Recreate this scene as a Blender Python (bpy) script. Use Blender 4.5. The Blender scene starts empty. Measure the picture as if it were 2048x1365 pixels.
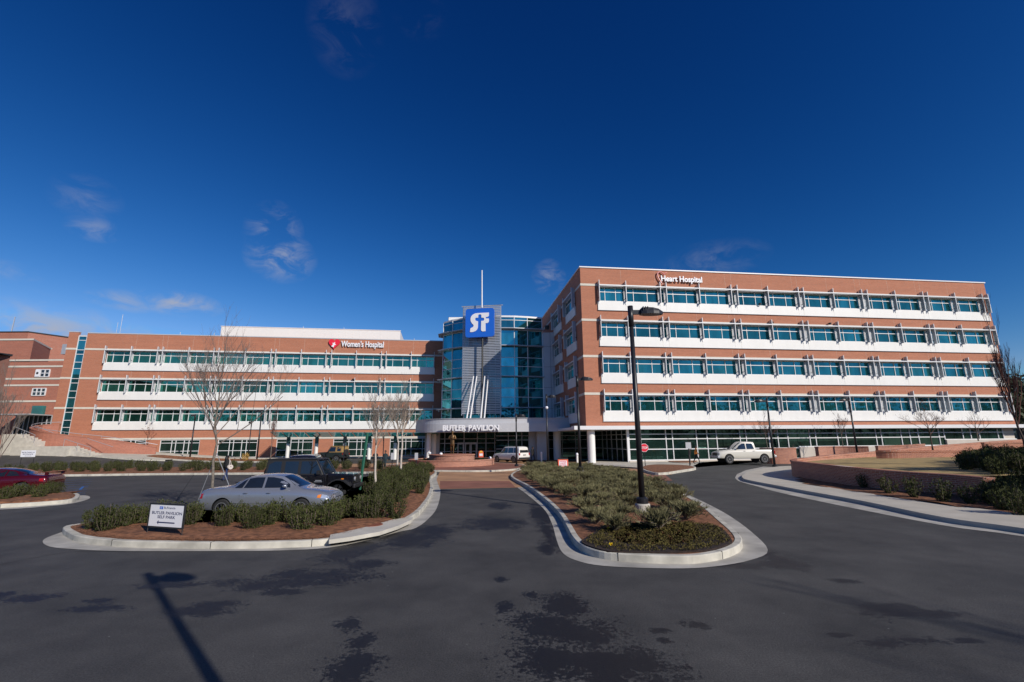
import bpy, bmesh, math, random
from mathutils import Vector, Matrix
R = math.radians
SC = bpy.context.scene
COL = SC.collection

# ------------------------------------------------------------------ camera
F, PIT, ROL, EY = 932.42, 0.2096878, 0.0072982, 2.6
cd = bpy.data.cameras.new('camera'); cam = bpy.data.objects.new('camera', cd); COL.objects.link(cam)
cd.sensor_width = 36.0; cd.lens = F / 2048 * 36.0; cd.clip_start = 0.1; cd.clip_end = 6000
cam.location = (0, 0, EY)
cam.matrix_world = Matrix.Translation((0, 0, EY)) @ Matrix.Rotation(R(90) + PIT, 4, 'X') @ Matrix.Rotation(-ROL, 4, 'Z')
SC.camera = cam

# ------------------------------------------------------------------ light
AZ, EL = R(43), R(29)          # sun behind the camera, to its right
SUNV = Vector((math.sin(AZ) * math.cos(EL), -math.cos(AZ) * math.cos(EL), math.sin(EL)))
sd = bpy.data.lights.new('sun', 'SUN'); sd.energy = 4.9; sd.angle = R(0.5); sd.color = (1.0, 0.93, 0.83)
sun = bpy.data.objects.new('sun', sd); COL.objects.link(sun)
sun.rotation_euler = SUNV.to_track_quat('Z', 'Y').to_euler()
SC.view_settings.view_transform = 'Standard'; SC.view_settings.look = 'None'
SC.view_settings.exposure = -0.18; SC.view_settings.gamma = 1.0


def ray(px, py):
    x = px - 1024; y = py - 682.5
    c, s = math.cos(ROL), math.sin(ROL); x, y = c * x - s * y, s * x + c * y
    c, s = math.cos(PIT), math.sin(PIT); v = (x / F, 1.0, -y / F)
    return Vector((v[0], c * v[1] - s * v[2], s * v[1] + c * v[2]))


def G(px, py, z=0.0):           # survey helper: where a sight line meets the ground
    r = ray(px, py); t = (z - EY) / r.z
    return (r.x * t, r.y * t)


def V(px, py, Y):               # survey helper: the point of a sight line at depth Y
    r = ray(px, py); t = Y / r.y
    return (r.x * t, Y, r.z * t + EY)


W = bpy.data.worlds.new('World'); SC.world = W; W.use_nodes = True
nt = W.node_tree; nt.nodes.clear(); N = nt.nodes.new; LK = nt.links.new
wo = N('ShaderNodeOutputWorld'); bg = N('ShaderNodeBackground'); bg.inputs['Strength'].default_value = 0.085
sky = N('ShaderNodeTexSky'); sky.sky_type = 'NISHITA'; sky.sun_disc = False
sky.sun_elevation = EL; sky.sun_rotation = math.atan2(SUNV.x, SUNV.y)
sky.altitude = 600; sky.air_density = 1.0; sky.dust_density = 0.25; sky.ozone_density = 5.5
# the camera's deep clear-day rendering of the sky: per channel power curve on the physical sky
sp = N('ShaderNodeSeparateColor'); LK(sky.outputs[0], sp.inputs[0]); hs = N('ShaderNodeCombineColor')
for ch, (mxv, pw, k) in enumerate(((2.2, 3.02, .192), (4.4, 1.753, .402), (7.8, 1.364, .692))):
    a_ = N('ShaderNodeMath'); a_.operation = 'MINIMUM'; LK(sp.outputs[ch], a_.inputs[0]); a_.inputs[1].default_value = mxv
    b_ = N('ShaderNodeMath'); b_.operation = 'POWER'; LK(a_.outputs[0], b_.inputs[0]); b_.inputs[1].default_value = pw
    c_ = N('ShaderNodeMath'); c_.operation = 'MULTIPLY'; LK(b_.outputs[0], c_.inputs[0]); c_.inputs[1].default_value = k; LK(c_.outputs[0], hs.inputs[ch])
tc = N('ShaderNodeTexCoord')
acc = None
for px, py, rp, k, a in ((692, 55, 62, .6, .10), (840, 30, 50, 1.5, .05), (562, 515, 62, 1.3, .75), (548, 468, 50, .8, .55),
                         (255, 603, 45, 2.4, .7), (355, 607, 70, 3.0, .9), (200, 596, 24, 2, .5), (1097, 556, 36, .9, .7),
                         (90, 664, 120, 2.6, 1.0), (235, 672, 70, 3.0, .7), (188, 458, 36, 1.8, .45), (172, 395, 45, 1.3, .2),
                         (1425, 520, 100, 2.8, .2), (80, 606, 36, 1.8, .3), (20, 548, 36, 1.8, .3)):
    d = ray(px, py).normalized()
    s1 = N('ShaderNodeVectorMath'); s1.operation = 'SUBTRACT'; LK(tc.outputs['Generated'], s1.inputs[0]); s1.inputs[1].default_value = d
    s2 = N('ShaderNodeVectorMath'); s2.operation = 'MULTIPLY'; LK(s1.outputs[0], s2.inputs[0]); s2.inputs[1].default_value = (1, 1, k)
    s3 = N('ShaderNodeVectorMath'); s3.operation = 'LENGTH'; LK(s2.outputs[0], s3.inputs[0])
    m = N('ShaderNodeMapRange'); LK(s3.outputs['Value'], m.inputs[0]); m.inputs[1].default_value = rp / F; m.inputs[2].default_value = 0
    m.inputs[3].default_value = 0; m.inputs[4].default_value = a
    if acc is None: acc = m.outputs[0]
    else:
        ad = N('ShaderNodeMath'); ad.operation = 'MAXIMUM'; LK(acc, ad.inputs[0]); LK(m.outputs[0], ad.inputs[1]); acc = ad.outputs[0]
# broad cloud field behind the camera, seen only where the window glass mirrors it
sx = N('ShaderNodeSeparateXYZ'); LK(tc.outputs['Generated'], sx.inputs[0])
mb = N('ShaderNodeMapRange'); LK(sx.outputs['Y'], mb.inputs[0]); mb.inputs[1].default_value = -0.3; mb.inputs[2].default_value = -0.6; mb.inputs[4].default_value = .5
mz = N('ShaderNodeMapRange'); LK(sx.outputs['Z'], mz.inputs[0]); mz.inputs[1].default_value = .26; mz.inputs[2].default_value = .12
mm = N('ShaderNodeMath'); mm.operation = 'MULTIPLY'; LK(mb.outputs[0], mm.inputs[0]); LK(mz.outputs[0], mm.inputs[1])
ad = N('ShaderNodeMath'); ad.operation = 'MAXIMUM'; LK(acc, ad.inputs[0]); LK(mm.outputs[0], ad.inputs[1]); acc = ad.outputs[0]
mp = N('ShaderNodeMapping'); mp.inputs['Scale'].default_value = (1, 1, 1.9); LK(tc.outputs['Generated'], mp.inputs[0])
ns = N('ShaderNodeTexNoise'); ns.inputs['Scale'].default_value = 17; ns.inputs['Detail'].default_value = 9; ns.inputs['Roughness'].default_value = .62
ns.inputs['Distortion'].default_value = .7; LK(mp.outputs[0], ns.inputs['Vector'])
nm = N('ShaderNodeMapRange'); LK(ns.outputs['Fac'], nm.inputs[0]); nm.inputs[1].default_value = .38; nm.inputs[2].default_value = .68
nm.interpolation_type = 'SMOOTHSTEP'
ml = N('ShaderNodeMath'); ml.operation = 'MULTIPLY'; LK(acc, ml.inputs[0]); LK(nm.outputs[0], ml.inputs[1]); ml.use_clamp = True
mx = N('ShaderNodeMix'); mx.data_type = 'RGBA'; LK(ml.outputs[0], mx.inputs['Factor'])
LK(hs.outputs[0], mx.inputs['A']); mx.inputs['B'].default_value = (5.4, 5.7, 6.7, 1)
LK(mx.outputs['Result'], bg.inputs['Color']); LK(bg.outputs[0], wo.inputs[0])


# ------------------------------------------------------------------ materials
def mat(name, col, rough=.6, metal=0.0, var=0.0, vs=3.0, bump=0.0, bs=40.0, spec=None, coat=0.0, rnd=0.0, stretch=(1, 1, 1), col2=None, detail=4):
    m = bpy.data.materials.new(name); m.use_nodes = True; t = m.node_tree; b = t.nodes['Principled BSDF']
    b.inputs['Roughness'].default_value = rough; b.inputs['Metallic'].default_value = metal
    b.inputs['Base Color'].default_value = (*col, 1)
    if spec is not None: b.inputs['Specular IOR Level'].default_value = spec
    if coat: b.inputs['Coat Weight'].default_value = coat; b.inputs['Coat Roughness'].default_value = .04
    n = t.nodes.new; l = t.links.new
    tcn = n('ShaderNodeTexCoord'); mpn = n('ShaderNodeMapping'); mpn.inputs['Scale'].default_value = stretch; l(tcn.outputs['Object'], mpn.inputs[0])
    last = None
    if var:
        no = n('ShaderNodeTexNoise'); no.inputs['Scale'].default_value = vs; no.inputs['Detail'].default_value = detail; l(mpn.outputs[0], no.inputs['Vector'])
        cr = n('ShaderNodeValToRGB'); cr.color_ramp.elements[0].position = .3; cr.color_ramp.elements[1].position = .7
        c2 = col2 or tuple(min(1, c * (1 + var)) for c in col)
        cr.color_ramp.elements[0].color = (*[c * (1 - var) for c in col], 1) if not col2 else (*col, 1); cr.color_ramp.elements[1].color = (*c2, 1)
        l(no.outputs['Fac'], cr.inputs[0]); last = cr.outputs[0]
    if rnd:
        oi = n('ShaderNodeObjectInfo'); h = n('ShaderNodeHueSaturation'); mr = n('ShaderNodeMapRange')
        l(oi.outputs['Random'], mr.inputs[0]); mr.inputs[3].default_value = 1 - rnd; mr.inputs[4].default_value = 1 + rnd
        l(mr.outputs[0], h.inputs['Value'])
        if last: l(last, h.inputs['Color'])
        else: h.inputs['Color'].default_value = (*col, 1)
        last = h.outputs[0]
    if last: l(last, b.inputs['Base Color'])
    if bump:
        nb = n('ShaderNodeTexNoise'); nb.inputs['Scale'].default_value = bs; nb.inputs['Detail'].default_value = 5; l(mpn.outputs[0], nb.inputs['Vector'])
        bu = n('ShaderNodeBump'); bu.inputs['Strength'].default_value = bump; bu.inputs['Distance'].default_value = .02
        l(nb.outputs['Fac'], bu.inputs['Height']); l(bu.outputs[0], b.inputs['Normal'])
    return m


def brick_mat(name, c1, c2, mortar, wx='x+y'):
    m = bpy.data.materials.new(name); m.use_nodes = True; t = m.node_tree; b = t.nodes['Principled BSDF']; b.inputs['Roughness'].default_value = .85
    n = t.nodes.new; l = t.links.new
    tcn = n('ShaderNodeTexCoord'); s = n('ShaderNodeSeparateXYZ'); l(tcn.outputs['Object'], s.inputs[0])
    ad = n('ShaderNodeMath'); ad.operation = 'ADD'; l(s.outputs['X'], ad.inputs[0]); l(s.outputs['Y'], ad.inputs[1])
    c = n('ShaderNodeCombineXYZ'); l(ad.outputs[0], c.inputs['X']); l(s.outputs['Z'], c.inputs['Y'])
    br = n('ShaderNodeTexBrick'); br.inputs['Scale'].default_value = 1; br.inputs['Brick Width'].default_value = .22; br.inputs['Row Height'].default_value = .075
    br.inputs['Mortar Size'].default_value = .009; br.inputs['Color1'].default_value = (*c1, 1); br.inputs['Color2'].default_value = (*c2, 1); br.inputs['Mortar'].default_value = (*mortar, 1)
    br.inputs['Mortar Smooth'].default_value = .3; br.inputs['Bias'].default_value = -.1
    l(c.outputs[0], br.inputs['Vector'])
    mp_ = n('ShaderNodeMapping'); mp_.inputs['Scale'].default_value = (.25, 1.9, 1); l(c.outputs[0], mp_.inputs[0])
    no = n('ShaderNodeTexNoise'); no.inputs['Scale'].default_value = 1.1; no.inputs['Detail'].default_value = 6; no.inputs['Roughness'].default_value = .65; l(mp_.outputs[0], no.inputs['Vector'])
    mr = n('ShaderNodeMapRange'); l(no.outputs['Fac'], mr.inputs[0]); mr.inputs[1].default_value = .3; mr.inputs[2].default_value = .7; mr.inputs[3].default_value = .9; mr.inputs[4].default_value = 1.09
    h = n('ShaderNodeHueSaturation'); l(br.outputs['Color'], h.inputs['Color']); l(mr.outputs[0], h.inputs['Value'])
    l(h.outputs[0], b.inputs['Base Color'])
    bu = n('ShaderNodeBump'); bu.inputs['Strength'].default_value = .4; bu.inputs['Distance'].default_value = .01; l(br.outputs['Fac'], bu.inputs['Height']); bu.invert = True
    l(bu.outputs[0], b.inputs['Normal'])
    return m


def glass_mat(name, tint, metal=.85, rough=.02, bump=.04, bsc=1.2, rnd=.25, dark=(.01, .03, .03)):
    m = bpy.data.materials.new(name); m.use_nodes = True; t = m.node_tree; b = t.nodes['Principled BSDF']
    b.inputs['Roughness'].default_value = rough; b.inputs['Metallic'].default_value = metal
    n = t.nodes.new; l = t.links.new
    oi = n('ShaderNodeObjectInfo'); mr = n('ShaderNodeMapRange'); l(oi.outputs['Random'], mr.inputs[0]); mr.inputs[3].default_value = 1 - rnd; mr.inputs[4].default_value = 1 + rnd
    tcn = n('ShaderNodeTexCoord'); no2 = n('ShaderNodeTexNoise'); no2.inputs['Scale'].default_value = .9; no2.inputs['Detail'].default_value = 3
    mp_ = n('ShaderNodeMapping'); mp_.inputs['Scale'].default_value = (1, 1, .35); l(tcn.outputs['Object'], mp_.inputs[0]); l(mp_.outputs[0], no2.inputs['Vector'])
    mr2 = n('ShaderNodeMapRange'); l(no2.outputs['Fac'], mr2.inputs[0]); mr2.inputs[1].default_value = .35; mr2.inputs[2].default_value = .65; mr2.inputs[3].default_value = .8; mr2.inputs[4].default_value = 1.2
    mu = n('ShaderNodeMath'); mu.operation = 'MULTIPLY'; l(mr.outputs[0], mu.inputs[0]); l(mr2.outputs[0], mu.inputs[1])
    h = n('ShaderNodeHueSaturation'); h.inputs['Color'].default_value = (*tint, 1); l(mu.outputs[0], h.inputs['Value']); l(h.outputs[0], b.inputs['Base Color'])
    no = n('ShaderNodeTexNoise'); no.inputs['Scale'].default_value = bsc; no.inputs['Detail'].default_value = 2; l(tcn.outputs['Object'], no.inputs['Vector'])
    bu = n('ShaderNodeBump'); bu.inputs['Strength'].default_value = bump; bu.inputs['Distance'].default_value = .05; l(no.outputs['Fac'], bu.inputs['Height']); l(bu.outputs[0], b.inputs['Normal'])
    return m


M = {}
M['brick'] = brick_mat('brick', (.46, .16, .083), (.39, .13, .068), (.40, .26, .19))
M['brick_old'] = brick_mat('brick_old', (.42, .14, .085), (.33, .105, .065), (.36, .24, .19))
M['brick_low'] = brick_mat('brick_low', (.42, .15, .085), (.28, .09, .055), (.55, .42, .34))
M['brick_shaded'] = brick_mat('brick_shaded', (.20, .07, .05), (.16, .055, .04), (.2, .15, .12))  # darker brick copy: the left edge block's shade is put into its colour
M['stone'] = mat('cast_stone', (.62, .58, .50), .8, var=.06, vs=2)
M['white_panel'] = mat('white_panel', (.77, .76, .73), .5, var=.03, vs=1.2, stretch=(1, 1, .3))
M['plant_panel'] = mat('plant_screen_panel', (.74, .73, .70), .5, var=.02, vs=.3)
M['white_metal'] = mat('white_metal', (.72, .72, .73), .4, var=.03, vs=1)
M['grey_metal'] = mat('grey_metal', (.42, .44, .48), .38, .3, var=.05, vs=2)
M['panel_grey'] = mat('panel_grey', (.50, .505, .53), .45, .1, var=.05, vs=.7)
M['beige'] = mat('beige_wall', (.55, .49, .43), .85, var=.06, vs=1)
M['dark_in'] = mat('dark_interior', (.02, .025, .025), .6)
M['glass'] = glass_mat('window_glass', (.055, .26, .20), rnd=.45)
M['glass_r'] = glass_mat('window_glass_blue', (.04, .25, .25), rnd=.3)
M['glass_g'] = glass_mat('ground_glass', (.035, .085, .07), metal=.75, rnd=.35)
M['glass_t'] = glass_mat('tower_glass', (.05, .28, .33), rnd=.4)
M['glass_car'] = mat('car_glass', (.012, .016, .022), .03, 0, spec=.9, coat=.5)
M['blue_sign'] = mat('blue_sign', (.015, .13, .62), .35, coat=.2)
M['white_sign'] = mat('white_sign', (.82, .82, .85), .45)
M['red_sign'] = mat('red_sign', (.75, .015, .04), .45)
M['pink_sign'] = mat('pink_sign', (.72, .28, .25), .4)
M['navy'] = mat('navy_ink', (.012, .02, .10), .5)
M['orange_board'] = mat('orange_board', (.75, .12, .05), .5, var=.08, vs=8)
M['yellow_board'] = mat('yellow_board', (.8, .5, .06), .5)
M['pole'] = mat('dark_pole', (.022, .022, .026), .38, .2, var=.1, vs=3)
M['bronze'] = mat('bronze', (.17, .10, .045), .45, .7, var=.3, vs=5)
M['concrete'] = mat('concrete', (.52, .49, .43), .85, var=.14, vs=2.2, bump=.3, bs=60, detail=8)
M['kerb'] = mat('kerb_concrete', (.50, .475, .41), .85, var=.24, vs=2.6, bump=.3, bs=50, detail=8)
M['apron'] = mat('apron_concrete', (.40, .38, .34), .85, var=.26, vs=1.4, bump=.3, bs=60, detail=8)
M['sidewalk'] = mat('sidewalk', (.50, .46, .39), .88, var=.1, vs=.9, bump=.2, bs=60, detail=8)
M['paver_tan'] = mat('paver_tan', (.40, .22, .115), .85, var=.22, vs=.5, bump=.3, bs=20, detail=8)
M['paver_red'] = mat('paver_red', (.25, .10, .065), .85, var=.22, vs=.8, bump=.3, bs=20, detail=8)
M['mulch'] = mat('pine_straw', (.09, .034, .015), .95, var=.45, vs=6, bump=1.0, bs=60, detail=12, col2=(.34, .145, .068))
M['soil'] = mat('dark_soil', (.03, .018, .014), .95, var=.5, vs=18, bump=1, bs=50)
M['straw'] = mat('straw_needle', (.14, .05, .022), .9, var=.5, vs=30, col2=(.46, .22, .11))
M['lawn'] = mat('winter_lawn', (.40, .285, .12), .95, var=.25, vs=1.6, bump=.8, bs=80, detail=9)
M['rubber'] = mat('tyre', (.018, .018, .019), .8)
M['chrome'] = mat('chrome', (.7, .7, .72), .15, 1)
M['silver_rim'] = mat('rim', (.55, .56, .58), .25, .8)
M['black_rim'] = mat('black_rim', (.015, .015, .016), .3, .3)
M['trim'] = mat('black_trim', (.02, .02, .022), .5)
M['tail'] = mat('tail_lens', (.35, .008, .012), .15, coat=.5)
M['amber'] = mat('amber_lens', (.75, .22, .02), .15, coat=.5)
M['lens'] = mat('clear_lens', (.75, .77, .8), .08, .6, coat=1)
M['p_silver'] = mat('paint_silver', (.36, .38, .43), .24, .6, coat=1)
M['p_black'] = mat('paint_black', (.008, .008, .011), .22, 0, coat=1)
M['hardtop'] = mat('black_hardtop', (.02, .02, .022), .55)
M['p_maroon'] = mat('paint_maroon', (.085, .003, .009), .24, .35, coat=1)
M['p_white'] = mat('paint_white', (.72, .71, .68), .3, 0, coat=1)
M['p_cream'] = mat('paint_cream', (.68, .65, .57), .3, 0, coat=1)
M['p_green'] = mat('paint_dark_green', (.02, .03, .028), .4, 0, coat=.3)
M['canvas'] = mat('tan_canvas', (.30, .19, .07), .9, var=.15, vs=3)
M['skin'] = mat('skin', (.16, .08, .05), .6)
M['black_cloth'] = mat('black_cloth', (.012, .012, .014), .85)
M['jeans'] = mat('jeans', (.02, .035, .11), .85)
M['orange_cloth'] = mat('orange_jacket', (.75, .26, .03), .7)
M['navy_cloth'] = mat('navy_cloth', (.02, .04, .05), .85)
M['bag'] = mat('cream_bag', (.66, .58, .52), .7)
M['hair'] = mat('hair', (.01, .008, .008), .6)
M['bark'] = mat('bark', (.165, .14, .115), .9, var=.35, vs=12, bump=.6, bs=40)
M['bark_dark'] = mat('bark_dark', (.075, .055, .045), .9, var=.3, vs=12, bump=.6, bs=40)
M['bark_pale'] = mat('bark_pale', (.50, .44, .38), .85, var=.25, vs=9, bump=.4, bs=40)
M['stem'] = mat('shrub_stem', (.10, .08, .06), .9)
M['twig'] = mat('twig', (.17, .135, .115), .9, var=.3, vs=4)
M['twig_pale'] = mat('twig_pale', (.30, .24, .19), .9, var=.3, vs=4)
M['twig_red'] = mat('twig_red', (.14, .06, .045), .9, var=.3, vs=4)
M['leaf'] = mat('shrub_leaf', (.022, .032, .010), .75, var=.5, vs=9, rnd=.25, spec=.15, col2=(.085, .092, .028))
M['juniper'] = mat('juniper_leaf', (.105, .10, .045), .8, var=.5, vs=6, rnd=.25, spec=.15, col2=(.235, .215, .115))
M['yleaf'] = mat('yellow_leaf', (.55, .33, .07), .7, var=.3, vs=10)
M['pansy'] = mat('pansy_leaf', (.035, .020, .014), .8, var=.5, vs=9, spec=.15, col2=(.15, .13, .035))
M['petal'] = mat('petal', (.85, .62, .02), .5)
M['farleaf'] = mat('far_leaf', (.022, .036, .014), .8, var=.5, vs=.4, col2=(.06, .07, .03))
M['stake'] = mat('green_stake', (.012, .10, .06), .5)
M['canopy_glass'] = mat('canopy_glass', (.10, .30, .30), .12, .3, var=.1, vs=.5, coat=.4)
M['green_metal'] = mat('green_metal', (.04, .11, .10), .5, .2, var=.3, vs=2)
M['rust'] = mat('rust_iron', (.22, .07, .035), .8, var=.3, vs=8)
M['seam'] = mat('dark_seam', (.02, .02, .02), .9)
M['bluepaint'] = mat('blue_paint', (.03, .14, .42), .8, var=.4, vs=6)
M['whitepaint'] = mat('white_road_paint', (.6, .6, .58), .8, var=.25, vs=5)

_t = M['canopy_glass'].node_tree; _d = _t.nodes.new('ShaderNodeBsdfTranslucent'); _d.inputs[0].default_value = (.22, .62, .62, 1)
_m = _t.nodes.new('ShaderNodeMixShader'); _m.inputs[0].default_value = .55; _o = [q for q in _t.nodes if q.type == 'OUTPUT_MATERIAL'][0]
_t.links.new(_t.nodes['Principled BSDF'].outputs[0], _m.inputs[1]); _t.links.new(_d.outputs[0], _m.inputs[2]); _t.links.new(_m.outputs[0], _o.inputs[0])

# ------------------------------------------------------------------ mesh helpers
class MB:
    def __init__(s): s.v = []; s.f = []; s.m = []
    def quad(s, pts, mi=0):
        n = len(s.v); s.v += [tuple(p) for p in pts]; s.f.append(tuple(range(n, n + len(pts)))); s.m.append(mi)
    def box(s, x0, x1, y0, y1, z0, z1, mi=0):
        n = len(s.v)
        s.v += [(x0, y0, z0), (x1, y0, z0), (x1, y1, z0), (x0, y1, z0), (x0, y0, z1), (x1, y0, z1), (x1, y1, z1), (x0, y1, z1)]
        for f in ((0, 3, 2, 1), (4, 5, 6, 7), (0, 1, 5, 4), (1, 2, 6, 5), (2, 3, 7, 6), (3, 0, 4, 7)):
            s.f.append(tuple(n + i for i in f)); s.m.append(mi)
    def prism(s, poly, z0, z1, mi=0, sm=None):
        n = len(s.v); k = len(poly)
        if sum(poly[i][0] * poly[(i + 1) % k][1] - poly[(i + 1) % k][0] * poly[i][1] for i in range(k)) < 0: poly = poly[::-1]
        s.v += [(p[0], p[1], z0) for p in poly] + [(p[0], p[1], z1) for p in poly]
        s.f.append(tuple(range(n + k - 1, n - 1, -1))); s.m.append(mi); s.f.append(tuple(range(n + k, n + 2 * k))); s.m.append(mi)
        for i in range(k):
            j = (i + 1) % k; s.f.append((n + i, n + j, n + k + j, n + k + i)); s.m.append(mi if sm is None else sm)
    def sidebox(s, pa, pb, th, z0, z1, mi=0, zt=None):     # wall from plan point a to b, thickness th to its left
        a = Vector(pa[:2]); b = Vector(pb[:2]); d = (b - a).normalized(); nn = Vector((-d.y, d.x)) * th
        q = [a, b, b + nn, a + nn]; n = len(s.v); za, zb = (z1, z1) if zt is None else zt
        s.v += [(p.x, p.y, z0) for p in q] + [(q[0].x, q[0].y, za), (q[1].x, q[1].y, zb), (q[2].x, q[2].y, zb), (q[3].x, q[3].y, za)]
        for f in ((0, 3, 2, 1), (4, 5, 6, 7), (0, 1, 5, 4), (1, 2, 6, 5), (2, 3, 7, 6), (3, 0, 4, 7)):
            s.f.append(tuple(n + i for i in f)); s.m.append(mi)
    def tube(s, pts, rad, k=8, mi=0, cap=True):
        pts = [Vector(p) for p in pts]; rad = rad if isinstance(rad, (list, tuple)) else [rad] * len(pts)
        n = len(s.v); u = None
        for i, p in enumerate(pts):
            t = (pts[min(i + 1, len(pts) - 1)] - pts[max(i - 1, 0)]).normalized()
            if u is None:
                u = t.orthogonal().normalized()
            else:
                u = (u - t * u.dot(t)); u = u.normalized() if u.length > 1e-6 else t.orthogonal().normalized()
            w = t.cross(u)
            for j in range(k):
                a = 2 * math.pi * j / k; q = p + (u * math.cos(a) + w * math.sin(a)) * rad[i]; s.v.append((q.x, q.y, q.z))
        for i in range(len(pts) - 1):
            for j in range(k):
                a = n + i * k + j; b = n + i * k + (j + 1) % k
                s.f.append((a, b, b + k, a + k)); s.m.append(mi)
        if cap:
            s.f.append(tuple(range(n + k - 1, n - 1, -1))); s.m.append(mi)
            s.f.append(tuple(range(n + (len(pts) - 1) * k, n + len(pts) * k))); s.m.append(mi)
    def lathe(s, prof, k=20, c=(0, 0, 0), mi=0, axis='z'):
        n = len(s.v)
        for r, z in prof:
            for j in range(k):
                a = 2 * math.pi * j / k
                if axis == 'z': s.v.append((c[0] + r * math.cos(a), c[1] + r * math.sin(a), c[2] + z))
                else: s.v.append((c[0] + r * math.cos(a), c[1] + z, c[2] + r * math.sin(a)))
        for i in range(len(prof) - 1):
            for j in range(k):
                a = n + i * k + j; b = n + i * k + (j + 1) % k
                s.f.append((a, b, b + k, a + k) if axis == 'z' else (a, a + k, b + k, b)); s.m.append(mi)
        s.f.append(tuple(range(n + k - 1, n - 1, -1)) if axis == 'z' else tuple(range(n, n + k))); s.m.append(mi)
        e = n + (len(prof) - 1) * k
        s.f.append(tuple(range(e, e + k)) if axis == 'z' else tuple(range(e + k - 1, e - 1, -1))); s.m.append(mi)
    def build(s, name, mats, parent=None, loc=(0, 0, 0), rz=0, smooth=False):
        me = bpy.data.meshes.new(name); me.from_pydata(s.v, [], s.f)
        for m in (mats if isinstance(mats, (list, tuple)) else [mats]): me.materials.append(M[m] if isinstance(m, str) else m)
        me.polygons.foreach_set('material_index', s.m)
        if smooth: me.polygons.foreach_set('use_smooth', [True] * len(s.f))
        me.update()
        o = bpy.data.objects.new(name, me); COL.objects.link(o); o.location = loc; o.rotation_euler[2] = rz
        if parent: o.parent = parent
        return o


def tag(o, label=None, cat=None, group=None, kind=None):
    if label: o['label'] = label
    if cat: o['category'] = cat
    if group: o['group'] = group
    if kind: o['kind'] = kind
    return o


def thing(name, label, cat, loc=(0, 0, 0), rz=0, group=None):
    o = bpy.data.objects.new(name, None); COL.objects.link(o); o.empty_display_size = .3
    o.location = loc; o.rotation_euler[2] = rz
    return tag(o, label, cat, group)


def copy_tree(o, parent=None):
    c = o.copy(); COL.objects.link(c); c.parent = parent
    for ch in list(o.children): copy_tree(ch, c)
    return c


def struct(o, label=None, cat=None):
    o['kind'] = 'structure'
    if label: o['label'] = label
    if cat: o['category'] = cat
    return o


def text(name, s, size, m, parent, loc, rx=90, rz=0, ext=.02, align='CENTER', bold=0.0, sx=1.0):
    cu = bpy.data.curves.new(name, 'FONT'); cu.body = s; cu.size = size; cu.extrude = ext; cu.align_x = align; cu.align_y = 'CENTER'; cu.offset = bold
    t = bpy.data.objects.new(name, cu); COL.objects.link(t); bpy.context.view_layer.update()
    me = bpy.data.meshes.new_from_object(t.evaluated_get(bpy.context.evaluated_depsgraph_get())); bpy.data.objects.remove(t)
    me.materials.clear(); me.materials.append(M[m])
    o = bpy.data.objects.new(name, me); COL.objects.link(o); o.parent = parent; o.location = loc; o.rotation_euler = (R(rx), 0, rz); o.scale = (sx, 1, 1)
    return o


def smoothc(pts, n=6, closed=True):     # Catmull-Rom through plan points
    out = []; k = len(pts)
    for i in range(k if closed else k - 1):
        if closed: p = [pts[(i + j - 1) % k] for j in range(4)]
        else: p = [pts[max(0, min(k - 1, i + j - 1))] for j in range(4)]
        for q in range(n):
            t = q / n
            out.append(tuple(.5 * (2 * p[1][c] + (p[2][c] - p[0][c]) * t + (2 * p[0][c] - 5 * p[1][c] + 4 * p[2][c] - p[3][c]) * t * t + (3 * p[1][c] - p[0][c] - 3 * p[2][c] + p[3][c]) * t ** 3) for c in range(len(pts[0]))))
    if not closed: out.append(tuple(pts[-1]))
    return out


def inset(poly, d):
    k = len(poly); A = sum(poly[i][0] * poly[(i + 1) % k][1] - poly[(i + 1) % k][0] * poly[i][1] for i in range(k))
    sg = 1 if A > 0 else -1; out = []
    for i in range(k):
        a = Vector(poly[i - 1]); b = Vector(poly[i]); c = Vector(poly[(i + 1) % k])
        d1 = (b - a).normalized() if (b - a).length > 1e-6 else Vector((1, 0)); d2 = (c - b).normalized() if (c - b).length > 1e-6 else d1
        n = Vector((-d1.y - d2.y, d1.x + d2.x)); n = n.normalized() if n.length > 1e-4 else Vector((-d1.y, d1.x))
        cs = max(.5, n.dot(Vector((-d1.y, d1.x)))); out.append(tuple(b + n * (sg * d / cs)))
    return out


def inside(p, poly):
    x, y = p; c = False; k = len(poly)
    for i in range(k):
        x1, y1 = poly[i]; x2, y2 = poly[i - 1]
        if (y1 > y) != (y2 > y) and x < (x2 - x1) * (y - y1) / (y2 - y1) + x1: c = not c
    return c


def sm(t): t = max(0, min(1, t)); return t * t * (3 - 2 * t)
def H(x, y): return 1.35 * sm((-36 - x) / 24) * sm((y - 49) / 12) + .22 * sm((y - 56) / 8) * sm((-12 - x) / 10)
def GH(px, py):
    r = ray(px, py); t = 5.0
    while t < 140:
        x, y, z = r.x * t, r.y * t, r.z * t + EY
        if z <= H(x, y): return (x, y)
        t += .1
    return (r.x * 66, r.y * 66)
def LZ(x, y): return .98 + .02 * (x - 18) - .022 * max(0, y - 30)


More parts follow.
